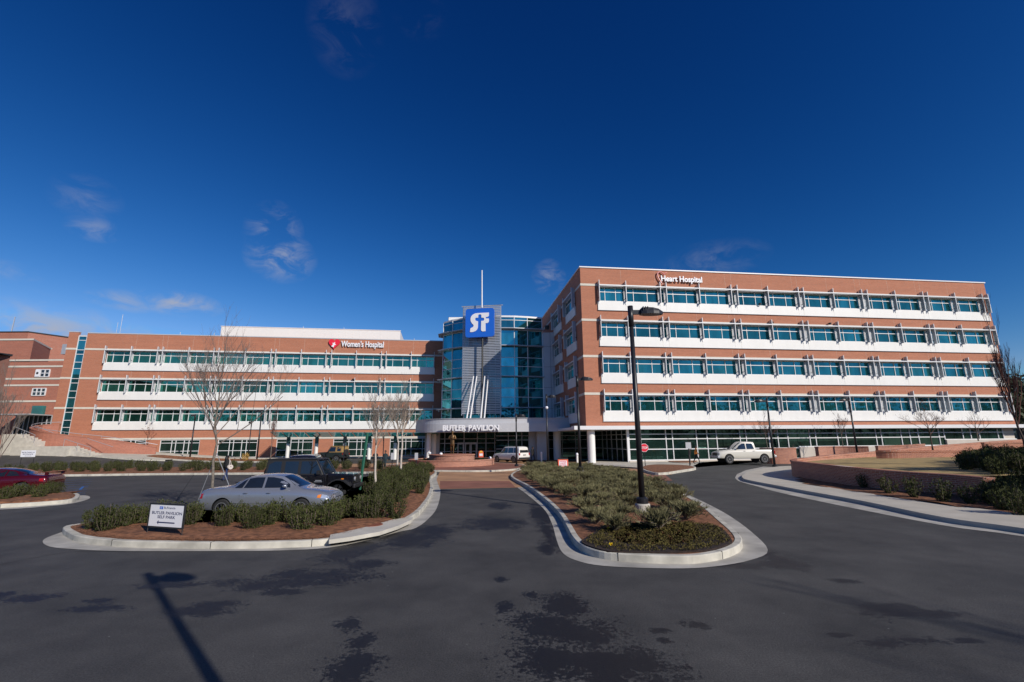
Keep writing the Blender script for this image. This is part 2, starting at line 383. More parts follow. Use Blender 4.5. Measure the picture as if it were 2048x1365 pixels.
# ------------------------------------------------------------------ asphalt with its damp patches
def asphalt():
    m = bpy.data.materials.new('asphalt'); m.use_nodes = True; t = m.node_tree; b = t.nodes['Principled BSDF']; n = t.nodes.new; l = t.links.new
    tc = n('ShaderNodeTexCoord')
    dn = n('ShaderNodeTexNoise'); dn.inputs['Scale'].default_value = 1.7; dn.inputs['Detail'].default_value = 12; dn.inputs['Roughness'].default_value = .8; l(tc.outputs['Object'], dn.inputs['Vector'])
    acc = None
    for px, py, rx, ry in ((1125, 1212, 60, 24), (1085, 1245, 75, 24), (1150, 1268, 105, 30), (1215, 1330, 150, 45), (1110, 1320, 95, 40), (1062, 1190, 16, 8),
                           (705, 1335, 55, 38), (722, 1288, 32, 18), (700, 1250, 26, 14), (640, 1150, 120, 12), (560, 1166, 130, 10), (515, 1172, 60, 11), (690, 1108, 50, 16), (735, 1128, 45, 10), (720, 1095, 45, 12), (560, 1185, 40, 7),
                           (190, 1203, 34, 6), (195, 1217, 58, 7), (52, 1197, 62, 9), (0, 1190, 30, 7), (400, 1222, 70, 12), (440, 1208, 60, 7), (340, 1172, 70, 6),
                           (1391, 1250, 30, 8), (1320, 1261, 20, 5), (1329, 1282, 13, 6), (1775, 1222, 70, 17), (1765, 1289, 44, 8), (1835, 1282, 66, 9), (1885, 1228, 52, 8), (1562, 1130, 55, 9), (1680, 1270, 22, 4), (1930, 1282, 36, 6), (1690, 1163, 30, 6),
                           (820, 1078, 70, 16), (860, 1062, 45, 12), (990, 1047, 62, 12), (1082, 1030, 22, 26), (1096, 1065, 12, 30), (1092, 1096, 18, 14), (1000, 1012, 22, 7), (1540, 1110, 24, 26), (1480, 1132, 60, 8), (1010, 1215, 18, 12), (1000, 1160, 14, 5)):
        c = G(px, py); e = G(px + rx, py); u = G(px, py - ry); w = G(px, py + ry)
        ax = abs(e[0] - c[0]); ay = abs(u[1] - w[1]) / 2
        s1 = n('ShaderNodeVectorMath'); s1.operation = 'SUBTRACT'; l(tc.outputs['Object'], s1.inputs[0]); s1.inputs[1].default_value = (c[0], c[1], 0)
        s2 = n('ShaderNodeVectorMath'); s2.operation = 'MULTIPLY'; l(s1.outputs[0], s2.inputs[0]); s2.inputs[1].default_value = (1 / ax, 1 / ay, 0)
        s3 = n('ShaderNodeVectorMath'); s3.operation = 'LENGTH'; l(s2.outputs[0], s3.inputs[0])
        if acc is None: acc = s3.outputs['Value']
        else:
            mi = n('ShaderNodeMath'); mi.operation = 'MINIMUM'; l(acc, mi.inputs[0]); l(s3.outputs['Value'], mi.inputs[1]); acc = mi.outputs[0]
    fn = n('ShaderNodeTexNoise'); fn.inputs['Scale'].default_value = 16; fn.inputs['Detail'].default_value = 5; fn.inputs['Roughness'].default_value = .7; l(tc.outputs['Object'], fn.inputs['Vector'])
    fm = n('ShaderNodeMath'); fm.operation = 'MULTIPLY_ADD'; l(fn.outputs['Fac'], fm.inputs[0]); fm.inputs[1].default_value = .8; l(dn.outputs['Fac'], fm.inputs[2])
    mu = n('ShaderNodeMath'); mu.operation = 'MULTIPLY_ADD'; l(fm.outputs[0], mu.inputs[0]); mu.inputs[1].default_value = 4.6; mu.inputs[2].default_value = -2.3 - 1.84
    ad = n('ShaderNodeMath'); ad.operation = 'ADD'; l(acc, ad.inputs[0]); l(mu.outputs[0], ad.inputs[1])
    mr = n('ShaderNodeMapRange'); mr.interpolation_type = 'SMOOTHSTEP'; l(ad.outputs[0], mr.inputs[0]); mr.inputs[1].default_value = 1.04; mr.inputs[2].default_value = .78; mr.inputs[3].default_value = 0; mr.inputs[4].default_value = 1
    # dry surface: fine aggregate, broad wheel-worn tone, pale dust specks
    n1 = n('ShaderNodeTexNoise'); n1.inputs['Scale'].default_value = .5; n1.inputs['Detail'].default_value = 12; n1.inputs['Roughness'].default_value = .68; l(tc.outputs['Object'], n1.inputs['Vector'])
    c1 = n('ShaderNodeValToRGB'); c1.color_ramp.elements[0].position = .34; c1.color_ramp.elements[0].color = (.038, .037, .037, 1); c1.color_ramp.elements[1].position = .7; c1.color_ramp.elements[1].color = (.082, .079, .076, 1)
    l(n1.outputs['Fac'], c1.inputs[0])
    n2 = n('ShaderNodeTexNoise'); n2.inputs['Scale'].default_value = 42; n2.inputs['Detail'].default_value = 6; n2.inputs['Roughness'].default_value = .75; l(tc.outputs['Object'], n2.inputs['Vector'])
    m2 = n('ShaderNodeMapRange'); l(n2.outputs['Fac'], m2.inputs[0]); m2.inputs[1].default_value = .3; m2.inputs[2].default_value = .7; m2.inputs[3].default_value = .38; m2.inputs[4].default_value = 1.75
    h = n('ShaderNodeHueSaturation'); l(c1.outputs[0], h.inputs['Color']); l(m2.outputs[0], h.inputs['Value'])
    vo = n('ShaderNodeTexVoronoi'); vo.inputs['Scale'].default_value = 2.2; l(tc.outputs['Object'], vo.inputs['Vector'])
    ms = n('ShaderNodeMapRange'); l(vo.outputs['Distance'], ms.inputs[0]); ms.inputs[1].default_value = .028; ms.inputs[2].default_value = .018; ms.inputs[4].default_value = .8
    mxs = n('ShaderNodeMix'); mxs.data_type = 'RGBA'; l(ms.outputs[0], mxs.inputs['Factor']); l(h.outputs[0], mxs.inputs['A']); mxs.inputs['B'].default_value = (.3, .3, .29, 1)
    mx = n('ShaderNodeMix'); mx.data_type = 'RGBA'; l(mr.outputs[0], mx.inputs['Factor']); l(mxs.outputs['Result'], mx.inputs['A']); mx.inputs['B'].default_value = (.0125, .012, .0125, 1)
    l(mx.outputs['Result'], b.inputs['Base Color'])
    rr = n('ShaderNodeMapRange'); l(mr.outputs[0], rr.inputs[0]); rr.inputs[3].default_value = .78; rr.inputs[4].default_value = .5; l(rr.outputs[0], b.inputs['Roughness'])
    b.inputs['Specular IOR Level'].default_value = .35
    bu = n('ShaderNodeBump'); bu.inputs['Strength'].default_value = .55; bu.inputs['Distance'].default_value = .012; l(n2.outputs['Fac'], bu.inputs['Height']); l(bu.outputs[0], b.inputs['Normal'])
    return m


M['asphalt'] = asphalt()
b = MB(); b.quad([(-3000, -3000, -.06), (3000, -3000, -.06), (3000, 3000, -.06), (-3000, 3000, -.06)]); struct(b.build('ground', 'lawn'))
b = MB(); b.quad([(-120, -60, 0), (110, -60, 0), (110, 80, 0), (-120, 80, 0)]); struct(b.build('road', 'asphalt'))


def grid(name, m, x0, x1, y0, y1, n, k, fz, smooth=True, keep=None):
    b = MB()
    for j in range(k + 1):
        for i in range(n + 1):
            x = x0 + (x1 - x0) * i / n; y = y0 + (y1 - y0) * j / k; b.v.append((x, y, fz(x, y)))
    for j in range(k):
        for i in range(n):
            a = j * (n + 1) + i
            if keep and not keep(x0 + (x1 - x0) * (i + .5) / n, y0 + (y1 - y0) * (j + .5) / k): continue
            b.f.append((a, a + 1, a + n + 2, a + n + 1)); b.m.append(0)
    return b.build(name, m, smooth=smooth)


struct(grid('access_drive', 'asphalt', -112, -9, 45.5, 69, 80, 24, lambda x, y: H(x, y) + .005 if H(x, y) > .001 else .004))
RNG = random.Random(5)


def ring(b, outer, inner, z0, z1, mi=0):
    k = len(outer); n = len(b.v)
    for P, z in ((outer, z0), (outer, z1 - .02), ([tuple(Vector(o) * .88 + Vector(i) * .12) for o, i in zip(outer, inner)], z1), (inner, z1), (inner, z1 - .08)):
        b.v += [(p[0], p[1], (z + (H(*p) if KH else 0))) for p in P]
    A = sum(outer[i][0] * outer[(i + 1) % k][1] - outer[(i + 1) % k][0] * outer[i][1] for i in range(k))
    for q in range(4):
        for i in range(k):
            j = (i + 1) % k; f = (n + q * k + i, n + q * k + j, n + (q + 1) * k + j, n + (q + 1) * k + i)
            b.f.append(f if A > 0 else f[::-1]); b.m.append(mi)


KH = False
def island(outer, h=.16, w=.16, mound=.08, m='mulch', seams=2.4, kh=False, kname='kerb', ins=(.35, .8)):
    global KH; KH = kh
    b = MB(); inn = inset(outer, w); ring(b, outer, inn, 0, h)
    acc = 0                                    # expansion joints
    for i in range(len(outer)):
        a = Vector(outer[i - 1]); c = Vector(outer[i]); acc += (c - a).length
        if acc > seams:
            acc = 0; d = (c - a).normalized(); ni = (Vector(inn[i]) - c).normalized()
            q = [c - d * .008 - ni * .003, c + d * .008 - ni * .003, c + d * .008 + ni * (w + .002), c - d * .008 + ni * (w + .002)]
            b.prism([tuple(p) for p in q], .005 + (H(*outer[i]) if kh else 0), h + .003 + (H(*outer[i]) if kh else 0), 1)
    struct(b.build(kname, ['kerb', 'seam']))
    b = MB(); k = len(inn); A = sum(inn[i][0] * inn[(i + 1) % k][1] - inn[(i + 1) % k][0] * inn[i][1] for i in range(k)) > 0
    layers = [(inn, h - .015), (inset(inn, ins[0]), h + mound * .7), (inset(inn, ins[1]), h + mound)]
    for P, z in layers: b.v += [(p[0], p[1], z + (H(*p) if kh else 0)) for p in P]
    for q in range(2):
        for i in range(k):
            j = (i + 1) % k; f = (q * k + i, q * k + j, (q + 1) * k + j, (q + 1) * k + i); b.f.append(f if A else f[::-1]); b.m.append(0)
    f = tuple(range(2 * k, 3 * k)); b.f.append(f if A else f[::-1]); b.m.append(0)
    struct(b.build('planting_bed', m)); KH = False
    return inn


def sheet(name, pts, z, m, holes=None):
    b = MB(); k = len(pts); A = sum(pts[i][0] * pts[(i + 1) % k][1] - pts[(i + 1) % k][0] * pts[i][1] for i in range(k)) > 0
    b.quad([(p[0], p[1], z) for p in (pts if A else pts[::-1])]); return struct(b.build(name, m))


def gp(l, z=0.0): return [G(x, y, z) for x, y in l]


# left island
ISL = smoothc(gp([(141, 1080), (170, 1088), (207, 1092), (260, 1096), (420, 1099), (560, 1097), (660, 1091), (740, 1073), (800, 1055), (820, 1045), (840, 1030), (852, 1015), (863, 996), (866, 976), (862, 960)])
              + [(-6.0, 38), (-7.0, 42), (-9.2, 43.2), (-9.3, 38), (-9.1, 30), (-7.6, 25.5), (-7.0, 21.6), (-6.0, 19.6), (-5.8, 16.4), (-7, 15.9), (-10, 15.9), (-12.8, 15.8), (-13.6, 15.0)], 5)
ISLi = island(ISL)
ap = gp([(85.7, 1082), (99, 1094), (154, 1099.6), (242, 1103), (448, 1103), (560, 1102), (660, 1096), (740, 1080), (800, 1064), (831, 1057), (855, 1040), (874, 1016), (881, 985), (879, 962)]) + [(-5.4, 36.5), (-6.2, 36.5), (-7, 30), (-6, 20), (-7, 14), (-12, 14.6)] + gp([(150, 1060), (110, 1070)])
sheet('gutter', smoothc(ap, 4), .008, 'apron')
# storm drain in the left island
t = thing('storm_drain', 'pale concrete drain slab with round rusty cover at the island corner', 'drain')
slab = gp([(658, 1081.5), (664, 1060), (690, 1049), (722, 1042), (780, 1039), (826, 1036), (822, 1041.5), (797, 1053), (760, 1065), (700, 1076)], .17)
b = MB(); b.prism(slab, .09, .188); b.build('slab', 'concrete', t)
c = G(744, 1050, .19); b = MB(); b.lathe([(.31, -.0), (.31, .014), (.27, .018), (.27, .012), (.0, .012)], 28, (c[0], c[1], .186)); b.build('cover', 'rust', t)
b = MB(); e = gp([(664, 1093), (742, 1075), (800, 1057)])
for i in range(2): b.sidebox(e[i], e[i + 1], .06, .02, .09)
b.build('opening', 'seam', t)

# centre island
CI = smoothc(gp([(1021, 954), (1056, 979), (1089, 1005.5), (1117, 1035), (1133, 1064), (1147, 1090), (1168, 1108), (1209, 1120), (1282, 1127), (1341, 1129), (1399, 1128), (1455, 1117), (1484, 1100), (1478, 1080), (1445, 1050), (1412, 1022), (1370, 996), (1325, 975), (1262, 953), (1200, 943), (1120, 938), (1060, 938)]), 5)
CIi = island(CI, h=.17, mound=.03)
sheet('gutter', smoothc(gp([(1010, 955.7), (1048, 985), (1086, 1017), (1103, 1046), (1113, 1080), (1124, 1105), (1150, 1121), (1209, 1133), (1344, 1138), (1429, 1134), (1502, 1121), (1536, 1101), (1502, 1064), (1458, 1032), (1414, 1008), (1370, 988), (1320, 970)]) + [(5, 36), (1.5, 38)] + gp([(1035, 946)]), 4), .008, 'apron')
b = MB()
PB = [p for p in inset(CI, .2)]
fl = smoothc(gp([(1170, 1078), (1166, 1088), (1205, 1101.5), (1253, 1105.5), (1341, 1106), (1412, 1102), (1454, 1091), (1464, 1082), (1443, 1058), (1412, 1050), (1300, 1045), (1215, 1056)], .18), 4)
b.prism(fl, .12, .20); struct(b.build('flower_bed', 'soil'))

# far-left island with the maroon car
LI = smoothc(gp([(143, 1006), (88, 1011.6), (0, 1017)]) + [(-26, 17.5), (-34, 15), (-36, 20), (-30, 23.5), (-26, 24.3)] + gp([(120, 994), (152, 993), (158, 999)]), 5)
island(LI, ins=(.1, .2))
sheet('gutter', smoothc(gp([(180, 995), (174, 1000), (143, 1008), (88, 1014), (0, 1020)]) + [(-26, 17.1), (-30, 20), (-24, 24)] + gp([(150, 992), (172, 992)]), 4), .008, 'apron')
# hedge strip between car park and drive
ST = smoothc([(-46, 42.5), (-44, 39.2), (-36, 38.9), (-30, 39.6), (-25, 39.6), (-20, 39.5), (-12, 39.6), (-9.4, 39.8), (-9.4, 43.4), (-14, 46.4), (-20, 47.6), (-28, 48.5), (-36, 48.8), (-44, 47.5)], 4)
STi = island(ST)
# narrow bed before the left wing
B2 = smoothc([(-47, 61.3), (-40, 60.6), (-30, 59.5), (-24.5, 58.4), (-23.5, 59.6), (-30, 62.6), (-40, 64.2), (-47, 64.6)], 4)
B2i = island(B2, kh=True)
# far kerb / pavement along the left wing
b = MB(); P = []
for x in range(-110, -12, 2): P.append((x, 64.2 + .1475 * (x + 64.7) * .9 + (0 if x > -60 else (-60 - x) * -.12)))
n = len(P)
FK = [GH(*q) for q in ((-60, 893), (0, 898.5), (44, 903), (100, 908), (176, 914), (225, 918), (275, 921.5), (330, 923))]
for i, (x, y) in enumerate(P):
    z = H(x, y)
    b.v += [(x, y, z - .1), (x, y, z + .15), (x, y + 10, z + .32), ]
for i in range(n - 1):
    a = i * 3; b.f += [(a, a + 3, a + 4, a + 1), (a + 1, a + 4, a + 5, a + 2)]; b.m += [0, 0]
struct(b.build('pavement', 'sidewalk'))
b = MB()
for x, y in smoothc(FK, 3, False):
    z = H(x, y); b.v += [(x, y, z - .1), (x, y, z + .15), (x + .1, y + .25, z + .16), (x + .4, y + 6, max(z + .3, H(x, y + 6) + .16))]
for i in range((len(b.v)) // 4 - 1):
    for q in range(3): a = i * 4 + q; b.f.append((a, a + 4, a + 5, a + 1)); b.m.append(0 if q < 2 else 1)
struct(b.build('kerb', ['kerb', 'sidewalk']))

# pavers of the entrance court
PZ = [G(880, 979), G(1031, 976), (1.0, 27.6), (-.2, 34.3), (3, 43), (8.6, 41), (9.6, 36), (11.9, 36.2), (13.4, 42), (12.5, 50), (11, 54), (6, 62), (-12, 68), (-24, 66), (-26, 57), (-20, 48), (-14, 46.6), (-9, 44), (-6.4, 42.5), (-5.6, 36), (-5.2, 33)]
sheet('court_paving', PZ, .012, 'paver_tan')
sheet('crossing_band', [G(880, 978.5), G(1031, 975.5), G(1019, 963), G(880, 963)], .016, 'paver_red')
sheet('crossing_band', [G(1250, 965), G(1345, 962), G(1330, 950), G(1260, 951)], .016, 'paver_red')
RB = smoothc([(-9, 42.2), (-5.4, 40.9), (-2, 40.6), (.2, 42.4), (1.2, 46.2), (.8, 50.5), (-2, 54.6), (-7, 56.3), (-12, 54), (-13.6, 49), (-12.2, 44.6)], 5)
island(RB, h=.15, w=.18, mound=.0, m='paver_red')

# pavement before the right wing, small mulch corner bed
FP = gp([(1172, 930.5), (1200, 934), (1240, 936), (1283, 939), (1340, 940), (1385, 936), (1400, 928), (1470, 922), (1590, 918), (1680, 912)]) + [(60, 60), (8.5, 56), (8.2, 53)]
b = MB(); b.prism(FP, 0, .13); struct(b.build('pavement', 'sidewalk'))
SB = smoothc(gp([(1282, 941), (1305, 950), (1330, 950.5), (1360, 946), (1392, 940), (1376, 935), (1320, 933), (1290, 935)]), 4)
island(SB, h=.18, w=.14, mound=.02, ins=(.06, .12))
b = MB(); q = smoothc(gp([(1338, 926), (1365, 923), (1394, 924), (1385, 928), (1350, 928)]), 3); b.prism(q, .1, .2); struct(b.build('planting_bed', 'mulch'))

# right pavement, gutter and bank
near = gp([(1483, 952), (1487, 957), (1500, 961), (1553, 971), (1607, 981), (1725, 1002), (1883, 1034), (2048, 1057)], .15) + [(14.4, 9.5), (16, 4)]
far = [(19.5, 4), (17.4, 10)] + gp([(2048, 1028.8), (1829, 1000.7), (1677, 978), (1599, 964.6), (1620, 955), (1620, 931), (1560, 933), (1527, 937), (1495, 944)], .15)
b = MB(); pn = smoothc(near, 4, False); b.prism(pn + far, -.02, .15)
i0 = None
struct(b.build('pavement', 'sidewalk'))
b = MB()
o2 = smoothc(gp([(1470, 956), (1478, 963), (1518, 974.5), (1560, 986), (1676, 1011), (1882, 1051), (2048, 1074)]) + [(13.9, 9), (15.4, 4)], 4, False)
b.quad([(p[0], p[1], .008) for p in (o2 + [(20, 4), (18, 20), (18, 32)] + gp([(1560, 936), (1527, 934), (1492, 941), (1474, 949)]))]); struct(b.build('gutter', 'apron'))
b = MB(); bed = gp([(1599, 965), (1677, 978.5), (1829, 1001.2), (2048, 1029.5)], .16) + [(17.5, 10), (19.6, 4), (60, 4), (60, 20), (24, 20), (18.7, 20.3), (17.7, 22.4), (17.5, 25.2), (18, 29.2), (18.4, 31)]
WF = [(18.9, 32.6), (18.1, 31), (17.8, 29.2), (17.5, 25.3), (17.7, 22.4), (18.5, 20.2)]
WFe = G(1968, 955, 1.07)
def bankz(x, y): return .17 + max(0, min(1, (x - 17.6 - .02 * (20 - y)) / 5.5)) * (LZ(x, y) - .17) + .05 * math.sin(x * 2.1 + y) * math.cos(y * 1.7)
struct(grid('planting_bed', 'mulch', 15.9, 70, 2, 33, 120, 70, bankz if True else None, keep=lambda x, y: (inside((x, y), bed))))
LA = [(18.2, 31), (18.0, 25.2), (18.1, 22.5), (18.6, 20.2), (20.2, 20.0), (95, 20.0), (95, 58), (54, 51), (48, 48.3), (42, 46.2), (32.5, 42.4), (24, 37.4), (20, 34.2)]
b = MB(); 
b.quad([(p[0], p[1], LZ(*p)) for p in [(18.08, 30), (18.0, 25.2), (18.1, 22.5), (18.6, 20.2), (20.2, 20.0), (95, 20.0), (95, 30)]]); b.quad([(p[0], p[1], LZ(*p)) for p in [(18.08, 30), (95, 30), (95, 58), (54, 50.6), (48, 48), (40, 45.2), (32.5, 42.2), (26, 39), (22, 36.1), (19.6, 33.5), (18.2, 31)]]); struct(b.build('lawn', 'lawn'))


def brick_wall(name, label, pts, th, z0s, z1s, m='brick_low', coping=True, n=5, cap_m='brick_low'):
    """a curved low brick wall with a projecting coping course"""
    P = smoothc([(p[0], p[1], a, c) for p, a, c in zip(pts, z0s, z1s)], n, False)
    t = thing(name, label, 'wall'); bw = MB(); bc = MB()
    pl = [(p[0], p[1]) for p in P]; L = []
    for i in range(len(pl)):
        a = Vector(pl[max(0, i - 1)]); c = Vector(pl[min(len(pl) - 1, i + 1)]); d = (c - a).normalized(); L.append(Vector((-d.y, d.x)))
    def sweep(bb, off0, off1, za, zb):
        k = len(P); s = len(bb.v)
        for i, p in enumerate(P):
            a = Vector(pl[i]) + L[i] * off0; c = Vector(pl[i]) + L[i] * off1
            bb.v += [(a.x, a.y, za(p)), (c.x, c.y, za(p)), (c.x, c.y, zb(p)), (a.x, a.y, zb(p))]
        for i in range(k - 1):
            o = s + i * 4
            for f in ((o, o + 4, o + 7, o + 3), (o + 3, o + 7, o + 6, o + 2), (o + 2, o + 6, o + 5, o + 1), (o + 1, o + 5, o + 4, o)): bb.f.append(f); bb.m.append(0)
        bb.f += [(s, s + 3, s + 2, s + 1), (s + (k - 1) * 4, s + (k - 1) * 4 + 1, s + (k - 1) * 4 + 2, s + (k - 1) * 4 + 3)]; bb.m += [0, 0]
    sweep(bw, 0, th, lambda p: p[2] - .3, lambda p: p[3] - .12)
    bw.build('wall_body', m, t)
    sweep(bc, -.04, th + .04, lambda p: p[3] - .118, lambda p: p[3])
    bc.build('coping', cap_m, t)
    return t


brick_wall('retaining_wall', 'long curved brick retaining wall wrapping the tan lawn beside the pavement', [(54, 50.4), (48, 47.8), (40, 45), (32.5, 42), (26, 38.8), (21.8, 35.8), (19.2, 33.2), (18.1, 31), (17.8, 29.2), (17.5, 25.3), (17.7, 22.4), (18.4, 20.2), WFe],
           .32, [1.5, 1.4, 1.2, .9, .5, .2, .15, .1, .1, .1, .1, .1, .2], [2.32, 2.16, 1.85, 1.5, 1.3, 1.2, 1.18, 1.17, 1.16, 1.12, 1.08, 1.06, 1.07], n=6)
brick_wall('retaining_wall', 'low straight brick wall in the middle of the tan lawn', [(27.9, 36.9), (29, 36.2), (32, 35.9), (35.0, 36.0), (35.6, 36.6)], .32, [1.1] * 5, [1.64] * 5)
brick_wall('retaining_wall', 'low shaded brick wall at the right edge behind the leaning bare tree', [(42, 42.6), (48, 42.0), (58, 42.4)], .32, [1.6] * 3, [2.1, 2.14, 2.2])
brick_wall('retaining_wall', 'short orange brick wall just behind the tail of the white pickup', [(26.4, 51.2), (27.3, 50.0), (29.6, 50.2), (30.0, 51.6)], .32, [0] * 4, [1.62] * 4)
brick_wall('retaining_wall', 'concave brick wall half in shade below the ground floor glass', [(31.9, 50.0), (33.5, 51.2), (35.5, 51.5), (37.6, 50.6)], .32, [.3] * 4, [1.72] * 4)
brick_wall('retaining_wall', 'dark low brick wall between the lawn edge and the beige base', [(38.6, 50.6), (42, 51.2), (45, 52.2)], .32, [.8] * 3, [1.75, 1.8, 1.9])

# round brick planter under the statue
PC = (-6.35, 50.0)
t = thing('brick_planter', 'round two tier brick planter ring under the bronze statue', 'planter', (PC[0], PC[1], .14))
b = MB(); b.lathe([(4.4, -.1), (4.4, .52), (4.1, .521), (4.1, .3)], 72); b.build('outer_ring', 'brick_low', t, smooth=False)
b = MB(); b.lathe([(4.46, .522), (4.46, .62), (4.04, .621), (4.04, .522)], 72); b.build('coping', 'brick_low', t)
b = MB(); b.lathe([(4.09, .3), (2.3, .44), (2.2, .44)], 60); b.build('soil', 'mulch', t)
b = MB(); b.lathe([(2.35, .3), (2.35, .98), (2.42, .981), (2.42, 1.08), (0, 1.081)], 56); b.build('inner_drum', 'brick_low', t)

# painted marks on the car park
def stripe(name, pts, w, m, z=.006, label=None):
    b = MB(); P = [Vector(p) for p in pts]
    for i in range(len(P) - 1):
        d = (P[i + 1] - P[i]).normalized(); nn = Vector((-d.y, d.x)) * w / 2
        b.quad([(*(P[i] - nn), z), (*(P[i + 1] - nn), z), (*(P[i + 1] + nn), z), (*(P[i] + nn), z)])
    return struct(b.build(name, m))
for i in range(8):
    a = G(128 + i * 1, 962 + i * 4.2); c = G(186 - i * 2.2, 959 + i * 4.2)
    stripe('painted_line', [a, c], .09, 'bluepaint')
for L_ in ([(0, 1130), (60, 1118), (150, 1104), (250, 1104)],):
    stripe('road_joint', smoothc([G(*q) for q in L_], 6, False), .018, 'seam', .004)
stripe('painted_line', [G(160, 980), G(166, 974), G(176, 973)], .12, 'bluepaint')
stripe('painted_line', [G(352, 1003), G(389, 948)], .05, 'seam', .007)
stripe('painted_line', [(-12.6, 19.9), (-6.9, 19.9)], .1, 'whitepaint')
stripe('painted_line', [(-13.8, 25.6), (-8.2, 25.6)], .1, 'whitepaint')
stripe('painted_line', [(-13.8, 28.6), (-9.2, 28.6)], .1, 'whitepaint')
stripe('painted_line', [(-13.8, 31.6), (-9.4, 31.6)], .1, 'whitepaint')


# ------------------------------------------------------------------ buildings
AL, AR = R(8.49), R(7.24); OL, OR = (-64.73, 66.33), (8.14, 52.43)
def plane(O, a, px, py):
    r = ray(px, py); nx, ny = -math.sin(a), math.cos(a); t = (nx * O[0] + ny * O[1]) / (nx * r.x + ny * r.y)
    q = r * t; return ((q.x - O[0]) * math.cos(a) + (q.y - O[1]) * math.sin(a), q.z + EY)
def LS(px, py=880): return plane(OL, AL, px, py)[0]
def RS(px, py=880): return plane(OR, AR, px, py)[0]


def facade_row(root, B, fins, glass='glass', loc=(0, 0, 0), rz=0, top_gap=.27, sp0=None, sp1=None, side=False):
    """one storey of strip window: panes, frames, spandrel, fins, sunshade.  face axis x, outward -y"""
    y0 = -.0 if side else 0.0
    a, e = (fins[0] if sp0 is None else sp0), (fins[-1] if sp1 is None else sp1)
    b = MB(); b.box(a - .12, e + .12, -.12, .2, B - 3.2, B - 2.1)
    for f in fins[1:-1]: b.box(f - .01, f + .01, -.124, -.11, B - 3.18, B - 2.12, 1)
    b.box(a - .16, e + .16, -.15, .2, B - 3.24, B - 3.19, 2)
    b.build('spandrel_panel', ['white_panel', 'stone', 'panel_grey'], root, loc, rz)
    for i in range(len(fins) - 1):
        s0, s1 = fins[i] + .035, fins[i + 1] - .035; w = s1 - s0
        b = MB(); yb, yf = (-.07, -.03) if side else (.10, .18)
        ms = [s0 + .03, s1 - .03]
        if w > 2.5: ms += [s0 + w * .25, s0 + w * .66]
        for q in ms: b.box(q - .032, q + .032, yb, yf, B - 2.1, B - .37)
        b.box(s0, s1, yb - .01, yf - .002, B - 2.1, B - 2.01); b.box(s0, s1, yb - .01, yf - .002, B - .97, B - .89); b.box(s0, s1, yb - .01, yf - .002, B - .42, B - .34)
        fr = b.build('window', 'white_metal', root, loc, rz)
        b = MB(); ms = sorted(ms)
        for j in range(len(ms) - 1):
            if ms[j + 1] - ms[j] < .1: continue
            yy = yf - .012
            b.quad([(ms[j], yy, B - 2.05), (ms[j + 1], yy, B - 2.05), (ms[j + 1], yy, B - .93), (ms[j], yy, B - .93)])
            b.quad([(ms[j], yy, B - .93), (ms[j + 1], yy, B - .93), (ms[j + 1], yy, B - .38), (ms[j], yy, B - .38)])
        b.build('pane', glass, fr)
    for f in fins:
        b = MB(); b.box(f - .02, f + .02, -.44, -.06, B - 2.2, B + .33, 1)
        b.box(f - .034, f + .034, -.52, -.44, B - 2.24, B + .36); b.box(f - .03, f + .03, -.17, -.10, B - 2.5, B - .95)
        b.box(f - .03, f + .03, -.20, .02, B - 1.75, B - 1.68, 2)
        b.build('fin', ['white_metal', 'grey_metal', 'trim'], root, loc, rz)
    b = MB(); a, e = fins[0], fins[-1]
    b.box(a, e, -.56, -.48, B - .33, B - .22, 0)
    for j in range(4): b.box(a, e, -.43 + j * .11, -.36 + j * .11, B - .31, B - .28, 1)
    b.build('sunshade', ['white_metal', 'grey_metal'], root, loc, rz)


# ---- left wing
LWN = thing('hospital_wing', 'long three storey brick wing on the left with red heart sign', 'building', (*OL, 0), AL)
FL = [5.37, 8.81, 12.36, 13.04, 16.59, 20.05, 20.72, 24.47, 28.13, 28.81, 32.5, 36.18, 36.99, 40.7, 44.52, 45.25, 49.15, 52.75]
BL = [16.2, 11.92, 7.65]; ZT = 18.42; SE = 57.0
gw = [(14.25, 19.5), (21.95, 27.35), (30.0, 35.15), (38.07, 43.8), (46.4, 54.6)]
b = MB(); Y1 = .36
def br(x0, x1, z0, z1): b.box(x0, x1, 0, Y1, z0, z1)
br(2.42, SE, 16.2, ZT); br(2.42, FL[0], 3.27, 16.2); br(FL[-1] + .1, SE, 3.27, 16.2)
for i in range(3): br(FL[0], FL[-1] + .1, BL[i] - 3.2, BL[i + 1] if i < 2 else 3.27)
br(-.0, 1.28, -.5, ZT + .12)
br(1.28, 2.42, -.5, 2.7); br(2.42, 7.4, -.5, 3.27); br(7.4, 12.4, -.5, 2.2); br(12.4, gw[0][0], -.5, 3.27)
for i, (p, q) in enumerate(gw):
    br(p, q, -.5, .42)
    if i < 4: br(q, gw[i + 1][0], -.5, 3.27)
br(gw[-1][1], SE, -.5, 3.27)
b.box(0, SE, Y1, 30, -.5, ZT - .3)
b.box(0, .35, .36, 30, -.5, ZT)
b.build('wall', 'brick', LWN)
b = MB(); b.box(-.05, 1.33, -.05, .45, ZT + .12, ZT + .24, 1); b.box(2.42, SE, -.05, .45, ZT, ZT + .13); b.box(1.28, 2.42, .1, .5, ZT - .4, ZT - .28)
b.build('parapet_coping', ['panel_grey', 'panel_grey'], LWN)
b = MB()
for B in BL + [3.3]:
    b.box(-.04, 1.28, -.045, .3, B - .27, B) if B > 4 else None
    b.box(2.42, SE, -.045, .3, B - .27, B)
b.build('string_course', 'stone', LWN)
for B in BL: facade_row(LWN, B, FL)
b = MB(); zs = [plane(OL, AL, 152 - 0, y)[1] for y in (680.6, 699.9, 708.7, 724.6, 737.3, 757.6, 766.4, 782.5, 795.9, 816.3, 825.1, 841.0, 855.3)]
